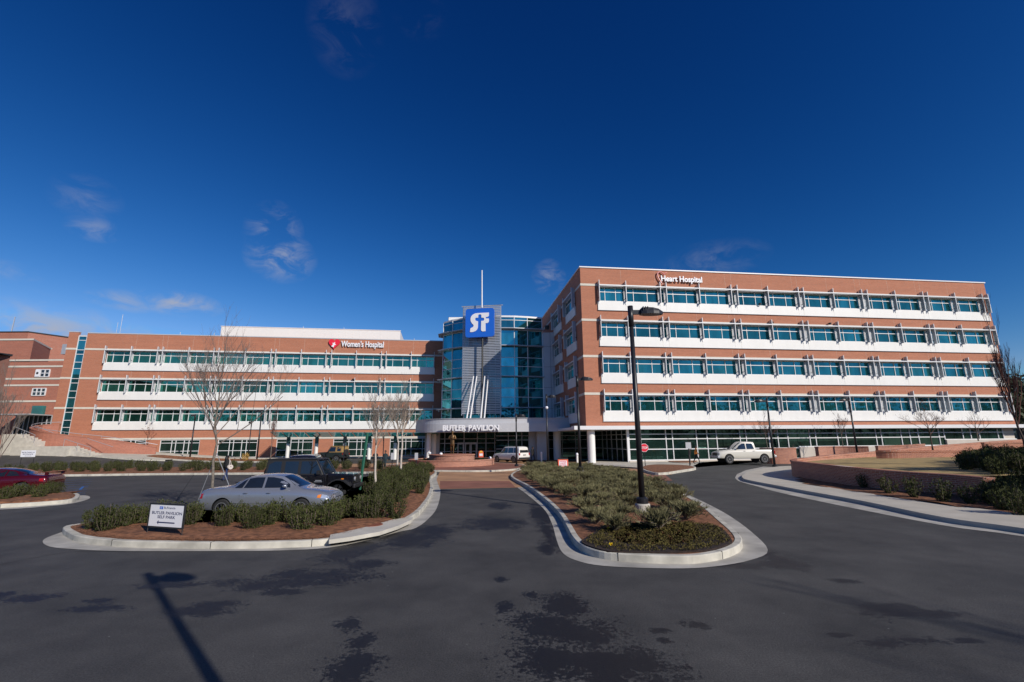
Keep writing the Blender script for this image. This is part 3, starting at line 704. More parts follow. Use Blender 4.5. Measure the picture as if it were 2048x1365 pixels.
for z in [ZT - .45] + zs: b.box(1.28, 2.42, .05, .13, z - .04, z + .04)
b.box(1.28, 1.36, .04, .14, 2.7, ZT - .4); b.box(2.34, 2.42, .04, .14, 2.7, ZT - .4)
fr = b.build('stair_window', 'white_metal', LWN)
zz = sorted(zs + [ZT - .45, 2.7])
for i in range(len(zz) - 1):
    b = MB(); b.quad([(1.34, .12, zz[i]), (2.36, .12, zz[i]), (2.36, .12, zz[i + 1]), (1.34, .12, zz[i + 1])]); b.build('pane', 'glass_t', fr)
for p, q in gw + [(7.4, 12.4)]:
    zb = .42 if p > 10 else 2.2
    b = MB(); w = q - p
    for fx in (0, .29, .39, .60, .72, 1): x = p + w * fx; x = min(max(x, p + .035), q - .035); b.box(x - .035, x + .035, .04, .14, zb, 3.0)
    for z in (zb + .04, 1.4, 2.55, 2.96):
        if z >= zb: b.box(p, q, .035, .135, z - .035, z + .035)
    fr = b.build('window', 'white_metal', LWN); b = MB(); b.quad([(p, .12, zb), (q, .12, zb), (q, .12, 3.0), (p, .12, 3.0)]); b.build('pane', 'glass_g', fr)
b = MB(); b.box(16.4, 46.4, 9, 24, ZT - .3, 22.05)
x = 16.6
while x < 46.3: b.box(x, x + .03, 8.985, 9, ZT, 22.0); x += 1.2
b.box(16.3, 46.5, 8.94, 9.0, 22.05, 22.15); b.build('roof_plant_screen', 'plant_panel', LWN)
b = MB()
for px, py, hh in ((219, 665, 1.0), (226, 665, 1.0)):
    pass
for s, y, h, r in ((3.6, 4, 2.7, .03), (4.1, 4, 4.0, .035), (4.2, 4.3, .9, .07), (14.3, 1, .7, .04), (19.1, 1, .7, .04), (29.6, 9.4, 4.1, .04), (36.5, 9.4, 4.1, .04), (49.4, 1, .6, .05)):
    b.tube([(s, y, ZT - .2), (s, y, ZT + h)], r, 5)
b.build('roof_mast', 'grey_metal', LWN)
b = MB()
for f in FL[1:-1]:
    for i, B in enumerate(BL): b.box(f + .25, f + .262, -.003, .01, B + .05, (ZT if i == 0 else BL[i - 1] - 3.3))
b.build('control_joint', 'stone', LWN)
b = MB(); s_, z_ = plane(OL, AL, 707, 760); b.lathe([(.0, -.1), (.16, -.1), (.2, .1), (0, .1)], 10, (s_, -.3, z_)); b.tube([(s_, -.3, z_), (s_, .02, z_ + .1)], .04, 5); b.build('security_camera', 'trim', LWN)

# ---- right wing
RWN = thing('hospital_wing', 'four storey brick wing on the right raised over glass ground floor', 'building', (*OR, 0), AR)
FR = [2.1, 5.37, 9.63, 10.39, 14.58, 18.7, 19.5, 23.54, 27.64, 28.34, 32.43, 36.43, 37.2, 41.15, 45.17, 45.87, 49.9, 54.0, 54.9]
BR = [20.65, 16.36, 12.08, 7.79]; ZR = 22.64; S1 = 55.4
b = MB()
br(0, S1, BR[0], ZR); br(0, FR[0], 4.08, BR[0]); br(FR[-1], S1, 4.08, BR[0])
for i in range(4): br(FR[0], FR[-1], (BR[i + 1] if i < 3 else 4.08), BR[i] - 3.2)
b.box(.0, S1, Y1, 26, 4.08, ZR - .3); b.box(0, .34, Y1, 26, ZR - .3, ZR); b.box(S1 - .34, S1, Y1, 26, ZR - .3, ZR)
b.build('wall', 'brick', RWN)
b = MB(); b.box(-.1, S1 + .1, -.1, .5, ZR, ZR + .14); b.box(-.1, .5, .5, 26, ZR, ZR + .14); b.build('parapet_coping', 'white_metal', RWN)
b = MB()
for B in BR: b.box(-.05, S1 + .05, -.05, .3, B - .27, B); b.box(-.05, .02, .3, 24, B - .27, B)
b.build('string_course', 'stone', RWN)
for B in BR:
    facade_row(RWN, B, FR, 'glass_r')
    facade_row(RWN, B, [-7.2, -2.6], loc=(0, 0, 0), rz=-math.pi / 2, side=True); facade_row(RWN, B, [-14.6, -10.1], loc=(0, 0, 0), rz=-math.pi / 2, side=True)
b = MB(); b.box(-1.6, 62, -.95, .4, 3.67, 4.07); b.box(-1.6, 62, .4, 26, 3.67, 3.95); b.build('floor_slab', 'white_metal', RWN)
mu = [1258, 1284, 1334.7, 1348, 1396.5, 1417.8, 1437, 1484, 1496.5, 1542.5] + [1500 + u / 3.737 for u in (225, 300, 465, 510, 675, 740, 805, 965, 1005, 1155, 1220, 1285, 1440, 1480, 1620, 1680, 1745, 1885, 1925)]
ss = [RS(u, 880) for u in mu]
b = MB(); g0 = ss[0]; s22 = RS(1600, 880); s44 = RS(1897, 880); sE = S1 + .0
def base(s): return .28 if s < s22 - .3 else (1.62 if s < s44 - .3 else 2.28)
for s in ss: b.box(s - .045, s + .045, .3, .42, base(s + .1), 3.67)
b.box(g0 - .12, g0 + .16, .28, .5, .1, 3.67)
for z, s0, s1_ in ((3.16, g0, sE), (2.62, g0, s44), (1.5, g0, s22), (.32, g0, s22), (1.64, s22, s44), (2.32, s44, sE)): b.box(s0, s1_, .295, .425, z - .05, z + .05)
fr = b.build('shopfront_glazing', 'white_metal', RWN)
for i in range(len(ss) - 1):
    b = MB(); bs = base(ss[i] + .1); b.quad([(ss[i], .40, bs), (ss[i + 1], .40, bs), (ss[i + 1], .40, 3.67), (ss[i], .40, 3.67)]); b.build('pane', 'glass_g', fr)
b = MB(); b.box(s22, S1, .45, 26, -.5, 3.67); b.box(s22, s44, .2, .5, -.5, 1.59); b.box(s44, S1, .2, .5, -.5, 2.27); b.box(g0, s22, .2, .6, -.5, .27); b.build('base_wall', 'beige', RWN)
# recessed lobby side glass and back
b = MB(); b.quad([(g0, .5, .1), (g0, 11, .1), (g0, 11, 3.67), (g0, .5, 3.67)]); b.quad([(-9, 11, .1), (g0, 11, .1), (g0, 11, 3.67), (-9, 11, 3.67)])
fr = b.build('lobby_glass', 'glass_g', RWN)
b = MB()
for y in (2.2, 4, 5.8, 7.6, 9.4): b.box(g0 - .05, g0 + .05, y - .03, y + .03, .1, 3.67)
for z in (1.5, 2.62, 3.16): b.box(g0 - .05, g0 + .05, .5, 11, z - .03, z + .03)
for x in (-7.4, -5.6, -3.8, -2, -.2, 1.6, 3.2): b.box(x - .03, x + .03, 10.94, 11.04, .1, 3.67)
for z in (1.5, 2.62, 3.16): b.box(-9, g0, 10.93, 11.03, z - .03, z + .03)
b.build('lobby_mullion', 'panel_grey', fr)
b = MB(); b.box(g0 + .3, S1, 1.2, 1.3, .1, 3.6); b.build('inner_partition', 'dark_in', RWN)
for x, y, r in ((.56, .2, .42), (-1.2, 9.6, .5)):
    b = MB(); b.lathe([(r, 0), (r, 3.67)], 28, (x, y, .1)); b.build('column', 'white_panel', RWN, smooth=False)
b = MB(); b.box(-3.9, -2.5, 9.2, 10.4, .1, 3.67); b.build('pier', 'panel_grey', RWN)
b = MB()
for px, py in ((1517, 610), (1541, 647), (1656, 649)):
    s_, z_ = plane(OR, AR, px, py); b.lathe([(.0, -.1), (.15, -.1), (.18, .1), (0, .1)], 10, (s_, -.3, z_)); b.tube([(s_, -.3, z_), (s_, .02, z_ + .1)], .04, 5)
b.build('security_camera', 'trim', RWN)
b = MB()
for f in FR[1:-1]:
    for i, B in enumerate(BR): b.box(f - .4, f - .39, -.003, .01, B + .05, (ZR if i == 0 else BR[i - 1] - 3.3))
b.build('control_joint', 'stone', RWN)

# ---- glass entrance tower with its porch
TW = thing('entrance_tower', 'curved blue green glass tower between the two brick wings', 'building', (0, 0, 0))
A0 = [(-10.85, 72.6), (-10.6, 70.4), (-9.0, 68.9), (-7.0, 67.7), (-4.6, 67.0), (-1.7, 66.7), (.35, 66.85), (2.3, 67.3), (4.5, 68.0)]
ZTW = 20.45; zl = [4.0, 5.6] + [None] * 0
fl_ = [plane((0, 67), 0, 1020, y)[1] for y in (816, 754, 693, 659)]
lev = [3.9, fl_[0], fl_[0] + 1.5, fl_[0] + 2.8, fl_[1], fl_[1] + 1.5, fl_[1] + 2.8, fl_[2], fl_[2] + 2.4, fl_[3], fl_[3] + 1.35, ZTW]
lev = sorted(set(lev))
for i in range(len(A0) - 1):
    p, q = A0[i], A0[i + 1]
    for j in range(len(lev) - 1):
        b = MB(); b.quad([(*p, lev[j]), (*q, lev[j]), (*q, lev[j + 1]), (*p, lev[j + 1])]); b.build('pane', 'glass_t', TW)
b = MB()
for p in A0: b.tube([(p[0], p[1] - .03, 3.9), (p[0], p[1] - .03, ZTW)], .075, 4)
for i in range(len(A0) - 1):
    p, q = A0[i], A0[i + 1]
    for z in lev[1:]:
        b.sidebox(q, p, .07, z - .04, z + .04)
b.build('mullion', 'white_metal', TW)
b = MB()
o_ = [(p[0] * 1.0 - (.75 if i < 3 else .3 if i < 5 else 0), p[1] - (.5 if i < 3 else .8)) for i, p in enumerate(A0)]
o_[-1] = (4.8, 67.1)
for z in fl_:
    pl = o_ + [(p[0], p[1]) for p in A0[::-1]]; b.prism(pl, z - .06, z + .05)
    for k in (1, 2, 3): b.tube([(o_[k][0] + .35, o_[k][1] + .25, z - .35), (o_[k][0] + .35, o_[k][1] + .25, z)], .09, 6)
b.build('sunshade_ring', 'grey_metal', TW)
b = MB(); b.prism([(p[0], p[1] - .06) for p in A0] + [(4.6, 74), (-10.85, 74)], ZTW, ZTW + .22); b.build('roof_edge', 'white_metal', TW); b = MB(); b.prism([(p[0], p[1] + .1) for p in A0] + [(4.6, 74), (-10.85, 74)], 3.9, 4.0); b.build('floor_plate', 'white_metal', TW)
b = MB(); b.box(-10.0, -6.6, 71, 76, ZTW + .2, 21.6); b.build('plant_room', 'white_panel', TW)
b = MB(); pz = V(1095, 664, 66.8)[2]; b.box(4.6, 6.6, 67.2, 72, 3.9, pz); b.box(5.6, 5.63, 67.18, 67.2, 3.9, pz, 1)
for z in (7, 10, 13, 16): b.box(4.6, 6.6, 67.185, 67.2, z, z + .03, 1)
b.build('metal_pier', ['panel_grey', 'trim'], TW)
# porch
PF = smoothc([(-13.0, 63.5), (-11.3, 61.0), (-9.2, 59.7), (-6, 59.1), (-1.5, 58.9), (2, 59.0), (5, 59.3), (7.25, 59.6)], 5, False)
zb_, zm, zt_ = 3.69, V(960, 846.5, 59)[2], V(960, 837.5, 59)[2]
b = MB(); back = [(6.1, 69), (-11, 69), (-13.4, 66)]
b.prism(PF + back, zb_, zm, 0); b.prism([(p[0], p[1] + .22) for p in PF] + back, zm, zt_, 0); b.prism([(p[0], p[1] + .12) for p in PF] + back, zt_, zt_ + .06, 0)
b.prism([(p[0], p[1] - .03) for p in PF] + [(6.1, 62), (-12, 62)], zb_ - .05, zb_, 0)
b.build('canopy', ['panel_grey'], TW)
dp = [879, 889.4, 928, 954.5, 972, 989.6, 1003.7, 1017, 1032, 1044, 1055.5]
YD = 66.4; xs = [V(u, 890, YD)[0] for u in dp]
b = MB(); zh = [V(950, y, YD)[2] for y in (878, 886.8, 903)]
for x in xs: b.box(x - .05, x + .05, YD - .06, YD + .06, .1, zb_)
for z in zh: b.box(xs[0], xs[-1], YD - .055, YD + .055, z - .04, z + .04)
b.box(xs[0], xs[-1], YD - .055, YD + .055, .1, .3)
fr = b.build('entrance_glazing', 'grey_metal', TW)
b = MB(); b.quad([(xs[0], YD + .02, .1), (xs[-1], YD + .02, .1), (xs[-1], YD + .02, zb_), (xs[0], YD + .02, zb_)]); b.build('pane', 'glass_g', fr)
for u0, u1 in ((915, 927.5), (930, 941), (941.5, 953.5), (1005, 1017), (1030, 1043)):
    x0, x1 = V(u0, 900, YD - .1)[0], V(u1, 900, YD - .1)[0]; b = MB()
    for q in ((x0, x0 + .13), (x1 - .13, x1)): b.box(*q, YD - .14, YD - .06, .12, zh[1])
    b.box(x0, x1, YD - .139, YD - .061, zh[1] - .14, zh[1] + .1); b.box(x0, x1, YD - .139, YD - .061, .12, .4); b.build('door', 'grey_metal', TW)
b = MB(); b.box(V(1057, 890, 63)[0], V(1080, 890, 63)[0], 62.6, 66.6, .1, zb_); b.build('pier', 'panel_grey', TW); b = MB(); b.box(-12.2, xs[0], 66.2, 69, .1, zb_); b.build('pier', 'panel_grey', TW)
b = MB(); b.quad([(xs[-1] + .05, 66.6, .1), (8, 66.6, .1), (8, 66.6, zb_), (xs[-1] + .05, 66.6, zb_)]); b.build('pane', 'glass_g', TW)
for u, Y, r in ((857.5, 62.5, .3), (868, 64, .3)):
    x = V(u, 890, Y)[0]; b = MB(); b.lathe([(r, .1), (r, zb_)], 20, (x, Y, 0)); b.build('column', 'white_panel', TW)
# louvre screen, leaning props
b = MB(); sl, sr = Vector((-7.15, 66.3)), Vector((-1.6, 65.6)); d = (sr - sl); dn = d.normalized(); nn = Vector((dn.y, -dn.x))
zs0, zs1 = V(960, 828, 66)[2], V(960, 613.5, 66)[2]
z = zs0
while z < zs1:
    a = sl + nn * .0; c = sr
    b.sidebox(a, c, .10, z, z + .15); z += .24
for k in range(8):
    p = sl + d * (k / 7); b.tube([(p.x, p.y + .12, zs0 - .2), (p.x, p.y + .12, zs1 + .1)], .04 if 0 < k < 7 else .08, 4)
b.sidebox(sl - dn * .25, sr + dn * .3, .12, zs1 + .05, zs1 + .15)
b.build('louvre_screen', 'grey_metal', TW)
b = MB()
for (u0, u1) in ((933.4, 947), (940.4, 953.5), (961.5, 969.4), (968.5, 976.5)):
    p = V(u0, 838, 62.0); q = V(u1, 753, 65.2); b.tube([p, q], [.10, .085], 8)
b.build('prop', 'white_metal', TW)
b = MB(); p = V(964, 838, 64.9); b.tube([(p[0], 64.9, 5.4), (p[0], 64.9, 17.5)], .12, 8, 1); q0, q1 = V(964, 616, 64.9), V(964, 541, 64.9)
b.tube([q0, q1], [.10, .07], 8, 0); b.build('mast', ['white_metal', 'trim'], TW)
b = MB(); c = V(1094, 655, 66); b.lathe([(0, -.3), (.3, -.3), (.35, .2), (0, .25)], 10, c); b.build('security_camera', 'trim', TW)


# ------------------------------------------------------------------ signs on the buildings
def fit_text(name, s, w, h, m, parent, loc, rz=0, ext=.04, bold=.0):
    o = text(name, s, 1.0, m, parent, loc, 90, rz, ext, bold=bold)
    xs_ = [v.co.x for v in o.data.vertices]; ys_ = [v.co.y for v in o.data.vertices]
    sx_ = w / (max(xs_) - min(xs_)); sy_ = h / (max(ys_) - min(ys_)); cx = (max(xs_) + min(xs_)) / 2; cy = (max(ys_) + min(ys_)) / 2
    for v in o.data.vertices: v.co.x = (v.co.x - cx) * sx_; v.co.y = (v.co.y - cy) * sy_
    return o


def poly_xz(b, pts, y0, y1, mi=0):      # extrude an outline drawn in x-z
    n = len(b.v); k = len(pts)
    if sum(pts[i][0] * pts[(i + 1) % k][1] - pts[(i + 1) % k][0] * pts[i][1] for i in range(k)) < 0: pts = pts[::-1]
    b.v += [(p[0], y0, p[1]) for p in pts] + [(p[0], y1, p[1]) for p in pts]
    b.f.append(tuple(range(n, n + k))); b.m.append(mi); b.f.append(tuple(range(n + 2 * k - 1, n + k - 1, -1))); b.m.append(mi)
    for i in range(k):
        j = (i + 1) % k; b.f.append((n + j, n + i, n + k + i, n + k + j)); b.m.append(mi)


# blue square emblem
p0, p1 = V(931, 645, 65.0), V(988, 645, 64.3); wS = (Vector(p1[:2]) - Vector(p0[:2])).length; an = math.atan2(p1[1] - p0[1], p1[0] - p0[0])
zt1 = (V(960, 617.5, 64.7)[2]); zb1 = V(960, 674.5, 64.7)[2]; hS = zt1 - zb1
SG = thing('emblem_sign', 'big blue square sign with white interlocked letters and cross on the tower', 'sign', (p0[0], p0[1], zb1), an)
r_ = .38; pts = []
for cx, cz, a0 in ((wS - r_, r_, -90), (wS - r_, hS - r_, 0), (r_, hS - r_, 90), (r_, r_, 180)):
    for k in range(7): a = R(a0 + 15 * k); pts.append((cx + r_ * math.cos(a), cz + r_ * math.sin(a)))
b = MB(); poly_xz(b, pts, 0, .45); b.build('panel', 'blue_sign', SG)
raw = [(890, 390), (700, 398), (530, 407), (455, 420), (390, 455), (340, 510), (322, 580), (328, 650), (365, 715), (410, 755), (425, 790), (400, 830), (350, 850), (322, 870), (310, 980), (400, 975), (470, 950), (525, 905), (552, 840), (556, 655), (500, 640), (470, 618), (465, 570), (490, 548), (556, 545), (560, 470), (580, 448), (640, 446), (658, 465), (660, 545), (720, 545), (744, 565), (745, 615), (725, 636), (655, 640), (650, 900), (662, 940), (700, 956), (790, 948), (785, 710), (845, 705), (880, 680), (890, 640), (890, 568), (795, 568), (793, 525), (845, 522), (880, 500), (890, 460)]
pts = []
for x, y in raw:
    u = (x - 165) / 880; v = (1140 - 45 * u - y) / 855; pts.append((u * wS, v * hS))
b = MB(); poly_xz(b, pts, -.06, -.004); b.build('emblem', 'white_sign', SG)

# wing names
s0, s1 = LS(683, 689), LS(768, 689); zc = plane(OL, AL, 725, 689.5)[1]
SW = thing('wall_sign', 'red heart and white lettering on the left wing parapet', 'sign', (OL[0] + math.cos(AL) * s0, OL[1] + math.sin(AL) * s0, zc), AL)
fit_text('lettering', "Women's Hospital", s1 - s0, 1.28, 'white_sign', SW, ((s1 - s0) / 2, -.18, -.12), bold=.022, ext=.09)
b = MB(); pts = []
for k in range(48):
    t_ = 2 * math.pi * k / 48; pts.append((-1.05 + .054 * 16 * math.sin(t_) ** 3 * .98, .05 + .056 * (13 * math.cos(t_) - 5 * math.cos(2 * t_) - 2 * math.cos(3 * t_) - math.cos(4 * t_))))
poly_xz(b, pts, -.26, -.06); b.build('heart', 'red_sign', SW)
b = MB(); poly_xz(b, [(-1.45, -.45), (-1.1, -.6), (-1.0, -.25), (-.75, -.2), (-.95, .0), (-.9, .3), (-1.1, .1), (-1.35, .1), (-1.2, -.1)], -.29, -.262); b.build('figure', 'white_sign', SW)
s0, s1 = RS(1320.5, 560), RS(1402, 563); zc = plane(OR, AR, 1361, 561)[1]
SH = thing('wall_sign', 'pink heart outline and white lettering on the right wing parapet', 'sign', (OR[0] + math.cos(AR) * s0, OR[1] + math.sin(AR) * s0, zc), AR)
fit_text('lettering', 'Heart Hospital', s1 - s0, .95, 'white_sign', SH, ((s1 - s0) / 2, -.2, -.05), bold=.022, ext=.09)
def hp(x, y):
    px, py = 1300 + x / 17.07, 535 + y / 17.07; s_, z_ = plane(OR, AR, px, py); return (s_ - s0, -.2, z_ - zc)
b = MB(); b.tube(smoothc([hp(*q) for q in ((455, 290), (430, 235), (350, 180), (285, 180), (235, 225), (235, 310), (270, 400), (330, 500), (405, 600))], 4, False), [.05] + [.085] * 30 + [.05] * 2, 6); b.tube([hp(470, 250), hp(505, 212), hp(565, 185)], [.05, .07, .03], 6)
b.build('heart', 'pink_sign', SH)
x0, x1 = V(886, 856, 58.9)[0], V(998.5, 856, 58.9)[0]; z0_, z1_ = V(940, 862, 58.9)[2], V(940, 850.5, 58.9)[2]
SB_ = thing('porch_sign', 'white capital letters reading Butler Pavilion on the grey porch', 'sign', ((x0 + x1) / 2, 58.78, (z0_ + z1_) / 2))
w_ = x1 - x0
fit_text('lettering', 'BUTLER', w_ * .415, (z1_ - z0_), 'white_sign', SB_, (-w_ / 2 + w_ * .2075, -.06, 0), rz=-.05, ext=.10, bold=.03)
fit_text('lettering', 'PAVILION', w_ * .54, (z1_ - z0_), 'white_sign', SB_, (w_ / 2 - w_ * .27, -.14, 0), rz=0, ext=.10, bold=.03)

# ------------------------------------------------------------------ glass awning by the left wing
AW = thing('glass_awning', 'teal glass walkway awning on white posts before the left wing', 'canopy', (0, 0, 0))
a0, a1, a2, a3 = V(541, 865, 64.2), V(876, 866, 61.5), V(876, 872.5, 66.6), V(552, 875.5, 69.0)
b = MB(); n = 14
for i in range(n):
    f0, f1 = i / n + .004, (i + 1) / n - .004
    A_, B_, C_, D_ = [Vector(q) for q in (a0, a1, a2, a3)]
    q = [A_.lerp(B_, f0), A_.lerp(B_, f1), D_.lerp(C_, f1), D_.lerp(C_, f0)]
    for dz in (0, .03): b.quad([(v.x, v.y, v.z + dz) for v in (q if dz else q[::-1])])
b.build('glass_roof', 'canopy_glass', AW)
b = MB()
for i in range(0, n + 1):
    A_, B_, C_, D_ = [Vector(q) for q in (a0, a1, a2, a3)]; p, q = A_.lerp(B_, i / n), D_.lerp(C_, i / n); up = Vector((0, 0, .07))
    b.tube([p + up, q + up], .05, 5)
b.build('rafter', 'green_metal', AW)
for u in (575, 632, 688.5, 738, 790):
    f = (u - 545) / 330; Y = 66.5 - 2.2 * f; base_ = V(u, 905, Y); b = MB(); b.lathe([(.24, 0), (.24, 2.2)], 16, (base_[0], Y, .15)); b.build('post', 'white_panel', AW)
    b = MB(); b.lathe([(.25, 2.2), (.25, 3.0), (.12, 3.1)], 12, (base_[0], Y, .15))
    for k in (-1, 1): b.tube([(base_[0], Y, 3.1), (base_[0] + k * .75, Y - .6, 3.75)], .07, 5)
    b.build('bracket', 'green_metal', AW)

# ------------------------------------------------------------------ old brick building, ramp and stairs at the far left
def Pz(px, py, Y): return Vector(V(px, py, Y))
OB = thing('brick_building', 'older stepped brick building with pale bands at the far left', 'building', (0, 0, 0))
b = MB()
def mass(px0, px1, pyt, Y, dep=14, ang=0.0, mi=0, zb=-.5):
    p, q = V(px0, pyt, Y), V(px1, pyt, Y); b.box(p[0], q[0], Y, Y + dep, zb, q[2], mi); return p[0], q[0], q[2]
m1 = mass(-90, 134, 724, 76)                  # lower block
x0, x1 = V(-90, 680, 76.2)[0], V(68, 680, 76.2)[0]; zU = V(68, 681, 76.2)[2]; x2 = V(103, 690, 84)[0]
b.prism([(x0, 76.2), (x1, 76.2), (x2, 84), (x0, 84)], 10, zU)
zF = V(57, 665, 92)[2]; b.prism([(V(-90, 665, 92)[0], 92), (V(57, 665, 92)[0], 92), (V(57, 665, 92)[0] + 16, 118), (V(-90, 665, 92)[0], 118)], 5, zF)
b.build('wall', 'brick_old', OB)
b = MB()
for y in (721, 733.5, 758, 771, 803): z = V(60, y, 76)[2]; b.box(x0, m1[1], 75.93, 76.1, z - .14, z + .14)
b.prism([(x0, 76.1), (x1 + .05, 76.1), (x2 + .1, 84), (x2 + .1, 84.2), (x0, 84.2)], zU, zU + .28); b.prism([(V(-90, 665, 92)[0], 91.9), (V(57, 665, 92)[0] + .1, 91.9), (V(57, 665, 92)[0] + 16.2, 118), (V(-90, 665, 92)[0], 118)], zF, zF + .2, 1)
b.build('string_course', ['stone', 'trim'], OB)
for (u0, u1, y0, y1, wh) in ((70, 100, 739.5, 754, 1), (63, 92, 777, 791.5, 0)):
    A_, B_ = V(u0, y1, 75.9), V(u1, y0, 75.9); W_ = (B_[0] - A_[0]); b = MB()
    for k in range(4): xx = A_[0] + W_ * k / 3; b.box(xx - .07, xx + .07, 75.85, 75.99, A_[2], B_[2])
    for z in (A_[2], (A_[2] + B_[2]) / 2, B_[2]): b.box(A_[0], B_[0], 75.86, 75.98, z - .06, z + .06)
    fr = b.build('window', 'white_metal', OB); b = MB(); b.quad([(A_[0], 75.95, A_[2]), (B_[0], 75.95, A_[2]), (B_[0], 75.95, B_[2]), (A_[0], 75.95, B_[2])]); b.build('pane', 'glass_car', fr)
    if wh: b = MB(); b.box(A_[0] + .07, A_[0] + W_ / 3 - .07, 75.80, 75.84, A_[2] + .06, B_[2] - .06); b.lathe([(0, -.02), (.2, -.02), (.2, .0), (0, .0)], 12, (A_[0] + W_ / 6, 75.79, (A_[2] + B_[2]) / 2), 1, 'y'); b.build('blind', ['white_sign', 'trim'], fr)
b = MB(); A_, B_ = V(48, 900, 75.6), V(88, 812, 75.6); b.box(A_[0], B_[0], 75.5, 76, V(48, 832, 75.6)[2], B_[2]); b.build('entrance_hood', 'canopy_glass', OB)
b = MB(); A_, B_ = V(22, 880, 75.6), V(104, 832, 75.6); b.box(A_[0], B_[0], 75.7, 75.95, .5, B_[2]); b.box(A_[0], B_[0], 72, 75.7, B_[2], B_[2] + .15, 1)
for k in range(9): xx = A_[0] + (B_[0] - A_[0]) * k / 8; b.box(xx - .05, xx + .05, 75.6, 75.7, .5, B_[2], 1)
b.build('entrance', ['dark_in', 'panel_grey'], OB)
b = MB(); q = V(103, 670, 100); b.tube([(q[0], 100, zF - 1), (q[0], 100, q[2])], .3, 6); q = V(17, 665, 92); b.tube([(q[0], 92.5, q[2] - .5), (V(25, 633, 92)[0], 92.5, V(25, 633, 92)[2])], .1, 5)
b.build('flue', 'grey_metal', OB)
b = MB(); A_, B_ = V(118, 693, 95), V(130, 713, 95); q = V(118, 708, 84.6); b.box(V(119, 700, 91)[0], V(131, 700, 91)[0], 91.4, 92.6, V(120, 708, 91)[2], V(120, 688, 91)[2]); b.build('louvre', 'grey_metal', OB)

NB = thing('brick_building', 'dark shaded brick block cut off by the left edge of the photo', 'building', (0, 0, 0))
p, q = V(-60, 690, 52), V(21, 712, 56); zN = V(21, 713, 56)[2]
b = MB(); b.prism([(V(-200, 700, 40)[0] - 3, 40), (q[0] - 2.5, 47), (q[0], 56), (q[0] - 20, 64)], -.5, zN); b.build('wall', 'brick_shaded', NB)
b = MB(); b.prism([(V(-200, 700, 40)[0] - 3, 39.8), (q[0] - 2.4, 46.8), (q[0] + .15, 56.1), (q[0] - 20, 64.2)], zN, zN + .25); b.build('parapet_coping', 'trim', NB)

# ramp wall
RP = [(V(62, 852, 66)[0] + 4, 66.0), (V(66, 850, 64.5)[0] + 1, 64.6), (V(60, 853, 62)[0], 62), (V(75, 858, 60.3)[0], 60.3), (V(105, 864, 60)[0], 60), (V(150, 872, 60.8)[0], 60.8), (V(200, 879, 61.8)[0], 61.8), (V(260, 886, 63)[0], 63), (V(313, 893, 64.4)[0], 64.4)]
rz_ = [V(62, 849, 66)[2], V(66, 850, 64.5)[2], V(60, 855, 62)[2], V(75, 861, 60.3)[2], V(105, 866, 60)[2], V(150, 872, 60.8)[2], V(200, 877, 61.8)[2], V(260, 885, 63)[2], V(313, 894, 64.4)[2]]
RW_ = brick_wall('ramp_wall', 'curved sloping brick ramp wall with metal handrail at the far left', RP, .3, [0.6] * 9, rz_, m='brick_old', cap_m='brick_old', n=4)
RW_['category'] = 'ramp wall'
b = MB(); P_ = smoothc([(x, y + .15, z + .28) for (x, y), z in zip(RP, rz_)], 4, False); b.tube(P_, .035, 5)
for p in P_[::3]: b.tube([(p[0], p[1], p[2] - .3), p], .02, 4)
b.build('handrail', 'grey_metal', RW_)
# stairs in front of it
def steps(label, px0, py0, px1, py1, Y, n, w):
    t = thing('stairs', label, 'stairs'); a, c = V(px0, py0, Y), V(px1, py1, Y)
    b = MB()
    for i in range(n):
        f = i / n; x = c[0] + (a[0] - c[0]) * f; z = c[2] + (a[2] - c[2]) * (i + 1) / n
        x2 = c[0] + (a[0] - c[0]) * (i + 1) / n; b.box(x2 - (1.2 if i == n - 1 else 0), x, Y - w / 2, Y + w / 2, -.2, z)
    b.build('steps', 'concrete', t)
    b = MB(); P_ = [(a[0], Y - w / 2, a[2] + .95), (c[0], Y - w / 2, c[2] + .95)]; b.tube(P_, .03, 5)
    for f in (0, .5, 1): q = Vector(P_[0]).lerp(Vector(P_[1]), f); b.tube([(q.x, q.y, q.z - .95), q], .025, 4)
    b.build('handrail', 'grey_metal', t); b = MB()
    P2 = [(p[0] + 1.2, Y + w / 2, p[2] + .05) for p in P_]; b.tube(P2, .03, 5); b.build('handrail', 'grey_metal', t)
    return t
steps('pale concrete steps with handrail in front of the brick ramp', 140, 894, 192, 911, 59.6, 7, 1.8)
steps('upper flight of pale steps beside the rounded ramp end', 38, 869, 80, 886, 59.3, 5, 1.6)
b = MB(); pp = [V(30, 893, 58.6), V(137, 893, 58.6), V(160, 911, 58.6), V(30, 900, 58.6)]
b.box(pp[0][0], V(137, 893, 58.4)[0], 58.2, 59.9, -.2, V(100, 893, 58.6)[2]); b.build('x', 'concrete'); o = COL.objects['x']; o.name = 'low_wall'; o.data.name = 'low_wall'; tag(o, 'low pale concrete wall beside the entrance steps at far left', 'wall')


# ------------------------------------------------------------------ vehicles
def lerp_prof(prof, x):
    if x <= prof[0][0]: return prof[0]
    for a, c in zip(prof, prof[1:]):
        if x <= c[0]:
            f = (x - a[0]) / max(1e-6, c[0] - a[0]); return tuple(a[i] + (c[i] - a[i]) * f for i in range(6))
    return prof[-1]


